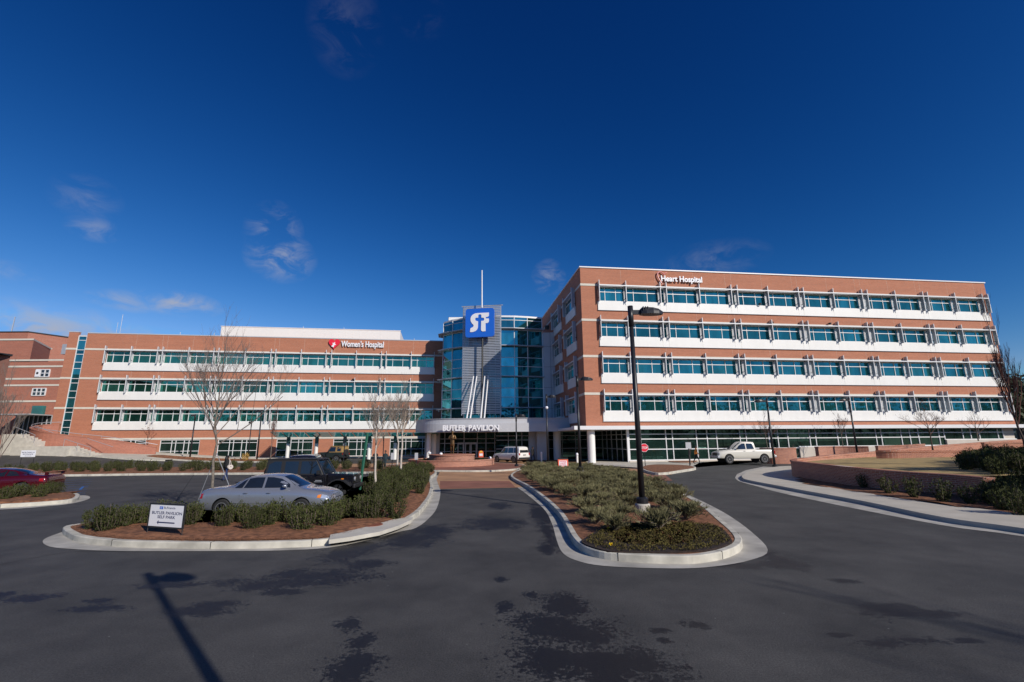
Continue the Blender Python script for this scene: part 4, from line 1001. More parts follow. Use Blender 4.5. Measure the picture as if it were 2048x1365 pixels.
def section(p):
    x, zb, zs, zt, w, wr = p; g = zt - zs
    low = [(0, zb), (.8 * w, zb), (w - .07, zb + .03), (w - .015, zb + .12), (w, zb + (zs - zb) * .4), (w - .01, zs - (zs - zb) * .25), (w - .035, zs - .07), (w - .075, zs - .01)]
    if g > .14:
        top = [(w - .11, zs + .012), (wr + (w - .11 - wr) * .35, zs + g * .55), (wr, zt - .075), (wr - .045, zt - .02), (wr - .2, zt + .004), (wr * .4, zt + .02), (0, zt + .025)]
    else:
        g = max(g, .004); top = [(w - .12, zs + g * .3), (w - .17, zs + g * .6), (w - .25, zs + g * .85), (w - .34, zs + g), (w * .5, zs + g + .008), (w * .25, zs + g + .012), (0, zs + g + .014)]
    return low + top


def hw(prof, x, z):
    s = section(lerp_prof(prof, x))
    for a, c in zip(s, s[1:]):
        if a[1] <= z <= c[1] and c[1] > a[1]: return a[0] + (c[0] - a[0]) * (z - a[1]) / (c[1] - a[1])
    return s[7][0]


def topz(prof, x, y):
    s = section(lerp_prof(prof, x))[7:]; y = abs(y)
    for a, c in zip(s, s[1:]):
        if c[0] <= y <= a[0]: return a[1] + (c[1] - a[1]) * (a[0] - y) / max(1e-6, a[0] - c[0])
    return s[-1][1]


def body(prof, wheels, wr_, paint, root, arch=1.1):
    P = smoothc(prof, 3, False); P = sorted(P, key=lambda p: p[0]); b = MB(); S = [section(p) for p in P]; k = len(S[0])
    for p, s in zip(P, S):
        b.v += [(p[0], y, z) for y, z in s] + [(p[0], -y, z) for y, z in s[-2:0:-1]]
    n = 2 * k - 2
    for i in range(len(P) - 1):
        for j in range(n):
            a = i * n + j; c = i * n + (j + 1) % n; b.f.append((a, a + n, c + n, c)); b.m.append(0)
    b.f.append(tuple(range(n))); b.m.append(0); b.f.append(tuple(range((len(P)) * n - 1, (len(P) - 1) * n - 1, -1))); b.m.append(0)
    o = b.build('body', [paint, 'trim'], root, smooth=True)
    bm = bmesh.new(); bm.from_mesh(o.data); bmesh.ops.recalc_face_normals(bm, faces=bm.faces); bm.to_mesh(o.data); bm.free()
    c = MB(); W_ = max(p[4] for p in P)
    for x in wheels:
        for s in (-1, 1):
            y0, y1 = (W_ - .36, W_ + .2) if s > 0 else (-W_ - .2, -W_ + .36)
            c.lathe([(wr_ * arch + .02, y0), (wr_ * arch + .02, y1)], 24, (x, 0, wr_), 0, 'y')
    co = c.build('cutter', 'trim', root)
    bm = bmesh.new(); bm.from_mesh(co.data); bmesh.ops.recalc_face_normals(bm, faces=bm.faces); bm.to_mesh(co.data); bm.free()
    md = o.modifiers.new('b', 'BOOLEAN'); md.operation = 'DIFFERENCE'; md.object = co; md.solver = 'EXACT'; md.material_mode = 'TRANSFER'
    bpy.context.view_layer.update()
    me = bpy.data.meshes.new_from_object(o.evaluated_get(bpy.context.evaluated_depsgraph_get())); o.modifiers.clear(); o.data = me; bpy.data.objects.remove(co)
    for p in me.polygons: p.use_smooth = True
    try: me.set_sharp_from_angle(angle=R(38))
    except Exception: pass
    return P


def side_panel(name, prof, poly, m, root, off=.008, sides=(-1, 1), n=3):
    for s in sides:
        b = MB(); dense = []
        for i in range(len(poly)):
            a, c = poly[i], poly[(i + 1) % len(poly)]
            for q in range(n): dense.append((a[0] + (c[0] - a[0]) * q / n, a[1] + (c[1] - a[1]) * q / n))
        cx = sum(p[0] for p in dense) / len(dense); cz = sum(p[1] for p in dense) / len(dense); k = len(dense)
        b.v.append((cx, s * (hw(prof, cx, cz) + off), cz)); b.v += [(x, s * (hw(prof, x, z) + off), z) for x, z in dense]
        for i in range(k): f = (0, 1 + i, 1 + (i + 1) % k); b.f.append(f if s < 0 else f[::-1]); b.m.append(0)
        b.build(name, m, root)


def top_panel(name, prof, x0, x1, w0, w1, m, root, off=.01, nx=8, ny=8):
    b = MB()
    for i in range(nx + 1):
        x = x0 + (x1 - x0) * i / nx; w = w0 + (w1 - w0) * i / nx
        for j in range(ny + 1): y = -w + 2 * w * j / ny; b.v.append((x, y, topz(prof, x, y) + off))
    for i in range(nx):
        for j in range(ny): a = i * (ny + 1) + j; b.f.append((a, a + ny + 1, a + ny + 2, a + 1)); b.m.append(0)
    b.build(name, m, root, smooth=True)


def wheels(root, xs_, y, r, rim='silver_rim', spokes=5, tw=.2):
    for x in xs_:
        for s in (-1, 1):
            b = MB(); w = tw / 2; pr = [(r * .62, -w), (r * .9, -w), (r * .98, -w * .75), (r, -w * .4), (r, w * .4), (r * .98, w * .75), (r * .9, w), (r * .62, w)]
            b.lathe(pr, 28, (0, 0, 0), 0, 'y'); t = b.build('wheel', 'rubber', root, (x, s * (y - tw / 2), r), smooth=False)
            b = MB(); f = s * (w + .004)
            pr = [(r * .66, f - s * .0), (r * .60, f), (r * .57, f - s * .05), (0, f - s * .05)]
            if s < 0: b.lathe(pr[::-1], 24, (0, 0, 0), 1, 'y')
            else: b.lathe(pr, 24, (0, 0, 0), 1, 'y')
            b.lathe([(r * .67, f - s * .01), (r * .67, f + s * .004), (r * .58, f + s * .004), (r * .58, f - s * .01)][::s], 24, (0, 0, 0), 0, 'y')
            b.lathe([(r * .14, f - s * .05), (r * .14, f + s * .006), (0, f + s * .006)][::s], 12, (0, 0, 0), 0, 'y')
            for k in range(spokes):
                a = 2 * math.pi * k / spokes + .3; ca, sa = math.cos(a), math.sin(a); h_ = r * .085
                q = [(ca * r * .1 - sa * h_, sa * r * .1 + ca * h_), (ca * r * .6 - sa * h_ * .8, sa * r * .6 + ca * h_ * .8), (ca * r * .6 + sa * h_ * .8, sa * r * .6 - ca * h_ * .8), (ca * r * .1 + sa * h_, sa * r * .1 - ca * h_)]
                poly_xz(b, q, min(f - s * .04, f), max(f - s * .04, f))
            b.build('rim', [rim, 'trim'], t)


def handle(root, prof, xs_, z, m, w=.16):
    for x in xs_:
        for s in (-1, 1):
            y = hw(prof, x, z); b = MB(); b.tube([(x - w / 2, s * (y + .002), z), (x - w / 3, s * (y + .035), z), (x + w / 3, s * (y + .035), z), (x + w / 2, s * (y + .002), z)], .014, 5); b.build('door_handle', m, root)


def seams(root, prof, lines, m='trim'):
    for s in (-1, 1):
        b = MB()
        for ln in lines: b.tube([(x, s * (hw(prof, x, z) + .001), z) for x, z in ln], .006, 3)
        b.build('door_seam', m, root)


def mirror(root, prof, x, z, m):
    for s in (-1, 1):
        y = hw(prof, x, z); b = MB(); b.tube([(x, s * y, z), (x - .02, s * (y + .1), z + .03)], .03, 5)
        b.lathe([(.03, -.05), (.085, -.03), (.09, .03), (.05, .06)], 10, (x - .02, s * (y + .16), z + .06)); b.build('mirror', m, root, smooth=True)


def blk(root, name, m, x0, x1, y0, y1, z0, z1, both=False):
    for s in ((1, -1) if both else (1,)):
        b = MB(); ya, yb = sorted((s * y0, s * y1)); b.box(x0, x1, ya, yb, z0, z1); o = b.build(name, m, root)
        bv = o.modifiers.new('bevel', 'BEVEL'); bv.width = min(.03, (x1 - x0) * .3, (z1 - z0) * .3); bv.segments = 2
    return o


# silver sedan (front at +x)
t = thing('sedan', 'silver blue four door sedan parked just behind the left island shrubs', 'car', (-11.15, 18.05, 0)); t.scale = (.94, .95, .98)
PR = [(0, .38, .62, .64, .70, .5), (.05, .30, .80, .84, .82, .5), (.16, .27, .93, .98, .88, .5), (.55, .25, .975, 1.035, .92, .5), (.98, .24, .985, 1.06, .93, .52), (1.3, .23, .985, 1.22, .935, .56), (1.72, .22, .985, 1.40, .935, .60), (2.2, .21, .98, 1.465, .935, .62), (2.7, .21, .97, 1.465, .935, .62), (3.05, .21, .965, 1.41, .935, .61), (3.4, .22, .96, 1.24, .93, .60), (3.8, .22, .945, 1.02, .925, .62), (4.2, .24, .90, .965, .91, .6), (4.6, .26, .83, .89, .87, .55), (4.86, .28, .74, .79, .79, .5), (4.97, .32, .62, .64, .68, .4), (5.0, .38, .56, .58, .58, .4)]
P = body(PR, (.98, 3.93), .33, 'p_silver', t)
side_panel('side_window', P, [(1.32, 1.03), (1.62, 1.03), (1.72, 1.33), (1.56, 1.25), (1.42, 1.14)], 'glass_car', t)
side_panel('side_window', P, [(1.68, 1.03), (2.38, 1.03), (2.38, 1.385), (2.05, 1.385), (1.78, 1.34)], 'glass_car', t)
side_panel('side_window', P, [(2.46, 1.03), (3.42, 1.03), (3.36, 1.14), (3.02, 1.33), (2.7, 1.385), (2.46, 1.39)], 'glass_car', t)
top_panel('windshield', P, 3.06, 3.74, .52, .66, 'glass_car', t); top_panel('rear_window', P, 1.06, 1.68, .60, .52, 'glass_car', t)
wheels(t, (.98, 3.93), .935, .33, 'silver_rim', 7); handle(t, P, (1.82, 2.68), .86, 'p_silver')
seams(t, P, [[(2.42, .4), (2.42, 1.0)], [(1.62, .62), (1.6, .8), (1.62, 1.0)], [(3.46, .4), (3.5, .8), (3.44, .96)], [(1.4, .38), (3.5, .38)]])
mirror(t, P, 3.3, 1.03, 'p_silver')
side_panel('trim_strip', P, [(1.35, .52), (3.55, .52), (3.55, .56), (1.35, .56)], 'p_silver', t, .014)
side_panel('taillight', P, [(.03, .68), (.2, .68), (.22, .86), (.07, .82)], 'tail', t, .01)
side_panel('headlight', P, [(4.64, .66), (4.9, .64), (4.88, .73), (4.66, .79)], 'lens', t, .012); side_panel('turn_signal', P, [(4.5, .68), (4.63, .665), (4.64, .79), (4.52, .77)], 'amber', t, .012)
blk(t, 'grille', 'chrome', 4.93, 4.985, -.3, .3, .54, .66); blk(t, 'bumper_strip', 'trim', 4.94, 5.02, -.55, .55, .42, .47); blk(t, 'license_plate', 'white_sign', -.03, .0, -.15, .15, .55, .68)
b = MB(); b.tube([(.9, .5, 1.06), (.72, .5, 1.1), (.6, .5, 1.11)], .03, 5); b.build('spoiler', 'trim', t)

# maroon coupe (front at -x)
t = thing('coupe', 'dark red sports coupe with rear spoiler at the left edge', 'car', (-24.5, 26.0, 0), math.pi + .3)
PR = [(0, .42, .66, .68, .74, .5), (.05, .34, .86, .90, .86, .5), (.2, .28, .94, .985, .9, .5), (.6, .25, .96, 1.02, .915, .5), (1.0, .24, .96, 1.10, .92, .54), (1.5, .22, .95, 1.26, .92, .57), (2.0, .21, .94, 1.345, .92, .58), (2.5, .2, .93, 1.35, .92, .58), (2.9, .2, .92, 1.24, .915, .58), (3.5, .21, .90, .98, .91, .6), (4.1, .23, .83, .89, .88, .55), (4.5, .26, .72, .77, .8, .5), (4.68, .32, .58, .6, .64, .4)]
P = body(PR, (.98, 3.72), .33, 'p_maroon', t)
side_panel('side_window', P, [(1.2, .99), (1.75, .99), (1.75, 1.24), (1.5, 1.19)], 'glass_car', t); side_panel('side_window', P, [(1.82, .98), (3.1, .96), (2.75, 1.2), (2.4, 1.27), (1.82, 1.26)], 'glass_car', t)
top_panel('rear_window', P, .85, 1.62, .62, .5, 'glass_car', t); top_panel('windshield', P, 2.62, 3.3, .5, .62, 'glass_car', t)
wheels(t, (.98, 3.72), .93, .33, 'silver_rim', 5); handle(t, P, (1.95,), .82, 'p_maroon'); seams(t, P, [[(1.78, .36), (1.78, .96)], [(3.2, .36), (3.1, .9)]])
side_panel('taillight', P, [(.03, .68), (.3, .70), (.3, .84), (.06, .84)], 'tail', t, .01)
b = MB(); b.prism([(.02, -.78), (.22, -.78), (.22, .78), (.02, .78)], 1.12, 1.15)
for s in (-.7, .7): b.box(.05, .2, s - .03, s + .03, .98, 1.12)
b.build('spoiler', 'p_maroon', t); blk(t, 'bumper_strip', 'trim', -.03, .05, -.6, .6, .46, .52)

# black four door off-roader, front at +x
def jeep(t, L, hard, paint, topm, doors=2, spare=True, rimm='black_rim', r=.41, H_=1.86, canvas=False):
    W_ = .80; front = L - .12
    b = MB(); b.box(0, front - 1.28, -W_, W_, .52, 1.12); b.box(front - 1.28, front - .02, -.62, .62, .55, 1.10)
    b.box(front - .06, front, -.6, .6, .58, 1.08); o = b.build('body', paint, t); bv = o.modifiers.new('bevel', 'BEVEL'); bv.width = .035; bv.segments = 2
    b = MB(); n0 = len(b.v); xh = front - 1.28
    b.v += [(xh, -.62, 1.1), (xh, .62, 1.1), (front, .54, 1.06), (front, -.54, 1.06), (xh, -.56, 1.17), (xh, .56, 1.17), (front - .03, .48, 1.11), (front - .03, -.48, 1.11)]
    b.f += [(4, 7, 6, 5), (0, 3, 7, 4), (3, 2, 6, 7), (2, 1, 5, 6), (1, 0, 4, 5)]; b.m += [0] * 5
    b.build('hood', paint, t)
    x1 = xh - .12; x0 = .03; b = MB(); v = [(x0, .78, 1.12), (x1 - .02, .78, 1.12), (x1 - .42, .66, H_ - .04), (x0 + .08, .68, H_ - .04)]
    b.v += [(x, -y, z) for x, y, z in v] + v
    b.f += [(0, 1, 2, 3), (7, 6, 5, 4), (1, 5, 6, 2), (2, 6, 7, 3), (0, 3, 7, 4)]; b.m += [0] * 5
    o = b.build('hardtop' if not canvas else 'canvas_top', topm, t); bv = o.modifiers.new('bevel', 'BEVEL'); bv.width = .06; bv.segments = 3
    b = MB(); b.box(x0 + .02, x1 - .36, -.68, .68, H_ - .05, H_ + .01); o = b.build('roof', topm, t); bv = o.modifiers.new('bevel', 'BEVEL'); bv.width = .05; bv.segments = 3
    def yy(z): return .78 - (z - 1.12) / (H_ - .04 - 1.12) * .11 + .006
    def pane(poly):
        for s in (-1, 1):
            b = MB(); q = [(x, s * yy(z), z) for x, z in poly]; b.quad(q if s < 0 else q[::-1]); b.build('side_window', 'glass_car', t)
    zt_ = H_ - .12
    span = x1 - .45 - x0
    if doors == 2:
        pane([(x0 + .14, 1.2), (x0 + span * .32, 1.2), (x0 + span * .32, zt_), (x0 + .2, zt_)]); pane([(x0 + span * .40, 1.17), (x0 + span * .66, 1.17), (x0 + span * .66, zt_), (x0 + span * .40, zt_)])
        pane([(x0 + span * .72, 1.17), (x1 - .1, 1.17), (x1 - .43, zt_), (x0 + span * .72, zt_)])
    else:
        pane([(x0 + .2, 1.25), (x0 + span * .45, 1.25), (x0 + span * .45, zt_), (x0 + .22, zt_)]); pane([(x0 + span * .6, 1.2), (x1 - .12, 1.2), (x1 - .43, zt_), (x0 + span * .6, zt_)])
    b = MB(); b.quad([(x1 + .0, -.66, 1.16), (x1 + .0, .66, 1.16), (x1 - .385, .58, H_ - .1), (x1 - .385, -.58, H_ - .1)]); b.build('windshield', 'glass_car', t)
    b = MB()
    for s in (-1, 1): b.tube([(x1 + .03, s * .74, 1.12), (x1 - .38, s * .66, H_ - .05)], .035, 5)
    b.tube([(x1 - .36, -.66, H_ - .04), (x1 - .36, .66, H_ - .04)], .04, 5); b.build('windshield_frame', paint, t)
    wx = (.72, L - .78)
    for x in wx:      # flared fenders
        for s in (-1, 1):
            b = MB(); q = []
            for a in range(0, 181, 20): q.append((x + (r + .16) * math.cos(R(a)), .42 + (r + .06) * math.sin(R(a)) * 1.05))
            q = [(x + r + .28, .52)] + q + [(x - r - .22, .5)]
            ins = [(px_ + (x - px_) * .09, pz - .05) for px_, pz in q]; pl = q + ins[::-1]
            ya, yb = (.60, .90) if s > 0 else (-.90, -.60); poly_xz(b, pl, ya, yb); b.build('fender', 'trim', t)
    wheels(t, wx, .90, r, rimm, 6, .25)
    blk(t, 'bumper', 'trim', front, L, -.72, .72, .48, .66); blk(t, 'bumper', 'trim', -.1, 0, -.75, .75, .48, .62)
    b = MB()
    for k in range(7): y = -.27 + k * .09; b.box(front, front + .012, y - .025, y + .025, .70, 1.0)
    b.build('grille', 'trim', t)
    for s in (-1, 1):
        b = MB(); b.lathe([(.1, 0), (.1, .03), (.0, .05)], 16, (0, 0, 0)); o = b.build('headlight', 'lens', t, (front, s * .43, .9)); o.rotation_euler = (0, R(90), 0)
        b = MB(); b.box(-.03, .01, s * .7 - .05, s * .7 + .05, .85, 1.02); b.build('taillight', 'tail', t)
        b = MB(); b.box(L - .62, L - .5, s * .89 - .015, s * .89 + .015, .9, .95); b.build('turn_signal', 'amber', t)
    if spare:
        b = MB(); b.lathe([(.0, -.12), (.36, -.12), (.39, -.06), (.39, .06), (.36, .11), (.2, .12), (0, .1)], 24, (0, 0, 0)); o = b.build('spare_wheel', 'rubber', t, (-.14, .1, 1.1)); o.rotation_euler = (0, R(-90), 0)
    for s in (-1, 1):
        b = MB(); b.box(x1 - .28, x1 - .18, min(s * .8, s * .98), max(s * .8, s * .98), 1.14, 1.32); b.build('mirror', 'trim', t)
    b = MB()
    ds = [x0 + span * f for f in ((.36, .69) if doors == 2 else (.55,))] + [x1 + .02]
    for s in (-1, 1):
        for x in ds: b.box(x - .006, x + .006, s * .803 - .002, s * .803 + .002, .56, 1.12)
        for x in ds[1:]: b.box(x - .62 if x < x1 else x - .95, (x - .62 if x < x1 else x - .95) + .12, s * .82 - .012, s * .82 + .012, .98, 1.02)
    b.build('door_seam', 'trim', t)


t = thing('off_road_car', 'black four door off-roader with black hardtop parked behind the silver sedan', 'car', (-11.6, 23.2, 0.02)); t.scale = (.96, .96, .965)
jeep(t, 4.45, True, 'p_black', 'hardtop')
b = MB(); b.box(2.55, 2.85, -.808, -.803, .84, .87); b.box(2.5, 2.88, -.808, -.803, .78, .805); b.build('side_badge', 'grey_metal', t)
t = thing('off_road_car', 'small dark green off-roader with tan canvas top by the left wing', 'car', (V(690, 915, 58)[0], 58.2, .2), R(180 - 14))
jeep(t, 3.55, True, 'p_green', 'canvas', doors=1, rimm='silver_rim', r=.37, H_=1.86, canvas=True)


def suv(t, paint, L=4.75, ht=1.78):
    PR = [(0, .46, .98, 1.0, .84, .6), (.06, .38, 1.06, 1.16, .89, .64), (.12, .35, 1.08, ht - .18, .91, .68), (.3, .34, 1.08, ht - .03, .92, .69), (.8, .33, 1.08, ht, .925, .70), (2.2, .33, 1.06, ht, .925, .70), (2.75, .33, 1.05, ht - .06, .925, .69), (3.15, .33, 1.04, ht - .34, .92, .68), (3.5, .34, 1.03, 1.12, .915, .66), (4.0, .36, .99, 1.06, .90, .6), (4.5, .38, .93, .98, .86, .55), (4.7, .42, .78, .8, .78, .5), (4.75, .46, .7, .72, .7, .5)]
    P = body(PR, (.92, 3.85), .37, paint, t)
    zt_ = ht - .14
    side_panel('side_window', P, [(.3, 1.13), (.98, 1.13), (.98, zt_), (.42, zt_)], 'glass_car', t); side_panel('side_window', P, [(1.08, 1.12), (1.92, 1.12), (1.92, zt_), (1.08, zt_)], 'glass_car', t)
    side_panel('side_window', P, [(2.02, 1.12), (3.12, 1.1), (2.72, zt_ - .02), (2.02, zt_)], 'glass_car', t); top_panel('windshield', P, 2.78, 3.4, .58, .68, 'glass_car', t)
    b = MB(); b.quad([(.02, .68, 1.16), (.02, -.68, 1.16), (.13, -.6, ht - .2), (.13, .6, ht - .2)]); b.build('rear_window', 'glass_car', t)
    wheels(t, (.92, 3.85), .925, .37); handle(t, P, (1.3, 2.2), .98, 'trim'); seams(t, P, [[(1.97, .5), (1.97, 1.05)], [(1.02, .85), (1.03, 1.05)], [(3.2, .5), (3.2, 1.0)]]); mirror(t, P, 3.0, 1.12, 'trim')
    for s in (-1, 1): blk(t, 'taillight', 'tail', -.03, .05, min(s * .70, s * .86), max(s * .70, s * .86), .86, 1.12)
    blk(t, 'rear_bumper', 'trim', -.09, .08, -.86, .86, .40, .62); blk(t, 'license_plate', 'trim', -.035, .0, -.22, .22, .84, .93)
    side_panel('headlight', P, [(4.45, .78), (4.68, .74), (4.66, .84), (4.45, .9)], 'lens', t)
    b = MB()
    for s in (-1, 1): b.tube([(.6, s * .62, ht + .05), (2.3, s * .62, ht + .05)], .02, 4)
    b.build('roof_rail', 'trim', t)


t = thing('suv', 'white suv seen from behind at the entrance porch', 'car', (1.35, 55.7, 0.03), R(180 - 47)); suv(t, 'p_white', ht=1.84)
t = thing('suv', 'dark suv mostly hidden behind the black off-roader', 'car', (-11.9, 27.0, 0), R(104)); suv(t, 'p_black', ht=1.84)

# white pickup, front at -x
t = thing('pickup_truck', 'white crew cab pickup truck in front of the ground floor glass', 'truck', (26.2, 48.9, .14), R(180 + 1)); t.scale = (1.02, 1.0, 1.1)
PR = [(0, .52, 1.08, 1.1, .86, .6), (.06, .48, 1.20, 1.24, .93, .6), (.5, .46, 1.24, 1.27, .97, .62), (1.7, .45, 1.24, 1.27, .98, .66), (1.78, .45, 1.24, 1.45, .98, .70), (1.9, .44, 1.24, 1.86, .98, .72), (2.1, .44, 1.23, 1.93, .98, .74), (2.9, .44, 1.22, 1.94, .98, .74), (3.2, .44, 1.21, 1.88, .98, .73), (3.7, .44, 1.20, 1.56, .975, .72), (4.1, .45, 1.19, 1.26, .97, .7), (4.8, .46, 1.13, 1.2, .96, .66), (5.3, .48, 1.05, 1.1, .93, .6), (5.5, .5, .98, 1.0, .88, .55), (5.55, .55, .9, .92, .84, .5)]
P = body(PR, (1.1, 4.55), .42, 'p_cream', t)
side_panel('side_window', P, [(1.98, 1.3), (2.72, 1.29), (2.72, 1.8), (2.12, 1.79)], 'glass_car', t); side_panel('side_window', P, [(2.82, 1.29), (3.78, 1.27), (3.42, 1.62), (3.1, 1.79), (2.82, 1.8)], 'glass_car', t)
top_panel('windshield', P, 3.22, 4.0, .60, .72, 'glass_car', t); wheels(t, (1.1, 4.55), .98, .42, 'silver_rim', 6, .25)
handle(t, P, (2.1, 3.0), 1.12, 'trim', .2); seams(t, P, [[(2.77, .6), (2.77, 1.25)], [(1.78, .6), (1.78, 1.25)], [(3.85, .6), (3.9, 1.2)]]); mirror(t, P, 3.72, 1.3, 'trim')
blk(t, 'grille', 'trim', 5.5, 5.57, -.5, .5, .72, .98); blk(t, 'front_bumper', 'grey_metal', 5.45, 5.68, -.95, .95, .5, .72); blk(t, 'rear_bumper', 'grey_metal', -.16, .02, -.9, .9, .55, .72)
for s in (-1, 1): blk(t, 'headlight', 'lens', 5.42, 5.56, min(s * .58, s * .9), max(s * .58, s * .9), .8, 1.0); blk(t, 'taillight', 'tail', -.02, .1, min(s * .82, s * .955), max(s * .82, s * .955), .85, 1.18)
blk(t, 'bed_floor', 'trim', .1, 1.72, -.8, .8, 1.255, 1.285)


# ------------------------------------------------------------------ lamps
def lamp(x, y, h, dx, label, z=0, r=.085, base=True, dy=0.0, globe=False, gp_='tall dark street lamps of the car park'):
    t = thing('street_lamp', label, 'street lamp', (x, y, z), math.atan2(dy, dx), gp_); hl = math.hypot(dx, dy)
    if base:
        b = MB(); b.lathe([(.25, -.2), (.25, .43), (.23, .47), (0, .475)], 24); b.build('footing', 'concrete', t, smooth=False)
    zb = .475 if base else 0
    b = MB(); b.lathe([(.2, zb), (.2, zb + .16), (.14, zb + .2), (0, zb + .2)], 16); b.build('base_cover', 'pole', t)
    b = MB(); b.tube([(0, 0, zb), (0, 0, h - .75)], [r * 1.2, r * .85], 14); b.tube([(0, 0, h - .75), (0, 0, h + .02)], r * 1.12, 14); b.build('pole', 'pole', t, smooth=True)
    k = hl / 1.05
    b = MB(); b.box(r * .5, .40 * k, -.05, .05, h - .30, h - .14); b.build('arm', 'pole', t)
    b = MB(); S = []
    for f, w, zu, zl_ in ((.0, .12, .0, -.16), (.03, .15, .03, -.18), (.25, .20, .06, -.19), (.55, .215, .045, -.19), (.8, .18, .0, -.19), (.93, .12, -.06, -.19), (1, .07, -.12, -.19)):
        xx = .33 * k + f * .80 * k; z0 = h - .12
        S.append([(xx, -w, z0 + zl_), (xx, -w, z0 + zl_ * .45), (xx, -w * .75, z0 + zu), (xx, w * .75, z0 + zu), (xx, w, z0 + zl_ * .45), (xx, w, z0 + zl_)])
    for s in S: b.v += s
    for i in range(len(S) - 1):
        for j in range(6): a = i * 6 + j; c = i * 6 + (j + 1) % 6; b.f.append((a, a + 6, c + 6, c)); b.m.append(0)
    b.f += [(0, 1, 2, 3, 4, 5), tuple(range(len(S) * 6 - 1, len(S) * 6 - 7, -1))]; b.m += [0, 0]
    for q in (.42, .5, .58): b.box(q * k - .012, q * k + .012, -.19, .19, h - .2, h - .04)
    b.build('lamp_head', 'pole', t)
    if globe: b = MB(); b.lathe([(0, -.16), (.12, -.1), (.15, 0), (.12, .1), (0, .16)], 12, (0, 0, h - 1.25)); b.build('camera_dome', 'white_sign', t, smooth=True)
    return t


lamp(4.35, 16.5, 7.35, 1.08, 'tall dark lamp on pale footing at the front of the centre island', z=.02, r=.088)
lamp(4.69, 33.6, 7.0, 1.05, 'second lamp of the centre island, on a square pale footing', z=.1)
lamp(3.24, 44.6, 6.85, .85, 'thin lamp with small white dome halfway up beyond the centre island', globe=True, r=.075)
lamp(.35, 46.3, 5.0, .85, 'short lamp at the right end of the round kerbed planter', base=False, z=.14, r=.07)
lamp(23.6, 43.5, 6.1, -1.05, 'lamp at the tail of the white pickup with head turned left', z=.1, base=False)
p_ = V(1714, 903, 50); q_ = V(1700, 797, 50); lamp(p_[0], 50, q_[2] - p_[2] + .3, -.95, 'lamp rising behind the curved retaining wall with head turned left', z=p_[2] - .3, base=False)
lamp(-33.0, 61.9, 6.55, -.8, 'right hand lamp before the left wing, head over the lower windows', z=.2, base=False)
p_ = V(379, 921, 62.5); q_ = V(386, 829, 62.5); lamp(p_[0], 62.5, q_[2] - p_[2], .1, 'slim lamp before the left wing seen end on with a pale tip', z=p_[2], base=False, dy=-.85)
p_ = V(495, 922, 62.8); q_ = V(504, 843, 62.8); lamp(p_[0], 62.8, q_[2] - p_[2], .1, 'short slim post lamp between the two others before the left wing', z=p_[2], base=False, dy=-.6, r=.06)
lamp(2.3, -.2, 7.9, .78, 'street lamp standing behind the photographer that throws the long pole shadow', base=True, dy=.0, gp_='lamp outside the frame', r=.08)


# ------------------------------------------------------------------ ground signs
def arrow(b, x0, x1, z, h, y):
    b.quad([(x0, y, z), (x0 + h * 1.1, y, z - h), (x0 + h * .95, y, z - h * .26), (x1, y, z - h * .26), (x1, y, z + h * .26), (x0 + h * .95, y, z + h * .26), (x0 + h * 1.1, y, z + h)])


a_, c_ = V(294, 1060, 13.45), V(366, 1058, 13.05)
an = math.atan2(c_[1] - a_[1], c_[0] - a_[0]); w_ = math.hypot(c_[1] - a_[1], c_[0] - a_[0]); zt_ = V(330, 1008, 13.2)[2]; zb_ = V(330, 1056, 13.2)[2]
t = thing('yard_sign', 'white arrow sign reading Butler Pavilion Self Park in the pine straw', 'sign', (a_[0], a_[1], zb_), an); hh = zt_ - zb_
b = MB(); b.box(.02, w_ - .02, -.012, .012, .02, hh - .02); b.build('board', 'white_sign', t)
b = MB(); b.box(0, .035, -.02, .02, -.02, hh); b.box(w_ - .035, w_, -.02, .02, -.02, hh); b.box(.035, w_ - .035, -.02, .02, hh - .035, hh); b.box(.035, w_ - .035, -.02, .02, -.02, .012)
for x in (.018, w_ - .018): b.tube([(x, 0, -.02), (x, 0, -.24)], .014, 5)
b.build('frame', 'trim', t)
fit_text('lettering', 'BUTLER PAVILION', w_ * .84, hh * .125, 'navy', t, (w_ * .51, -.0135, hh * .60), ext=.0005, bold=.015); fit_text('lettering', 'SELF PARK', w_ * .50, hh * .125, 'navy', t, (w_ * .51, -.0135, hh * .43), ext=.0005, bold=.015)
fit_text('lettering', 'St.Francis', w_ * .32, hh * .09, 'navy', t, (w_ * .57, -.0135, hh * .82), ext=.0005, bold=.01)
b = MB(); arrow(b, w_ * .26, w_ * .76, hh * .2, hh * .10, -.0135); b.build('arrow', 'navy', t)
b = MB(); b.box(w_ * .29, w_ * .385, -.0145, -.0125, hh * .755, hh * .87); b.build('emblem', 'blue_sign', t); fit_text('emblem_letters', 'SF', w_ * .06, hh * .07, 'white_sign', t, (w_ * .3375, -.0155, hh * .8125), ext=.0003)

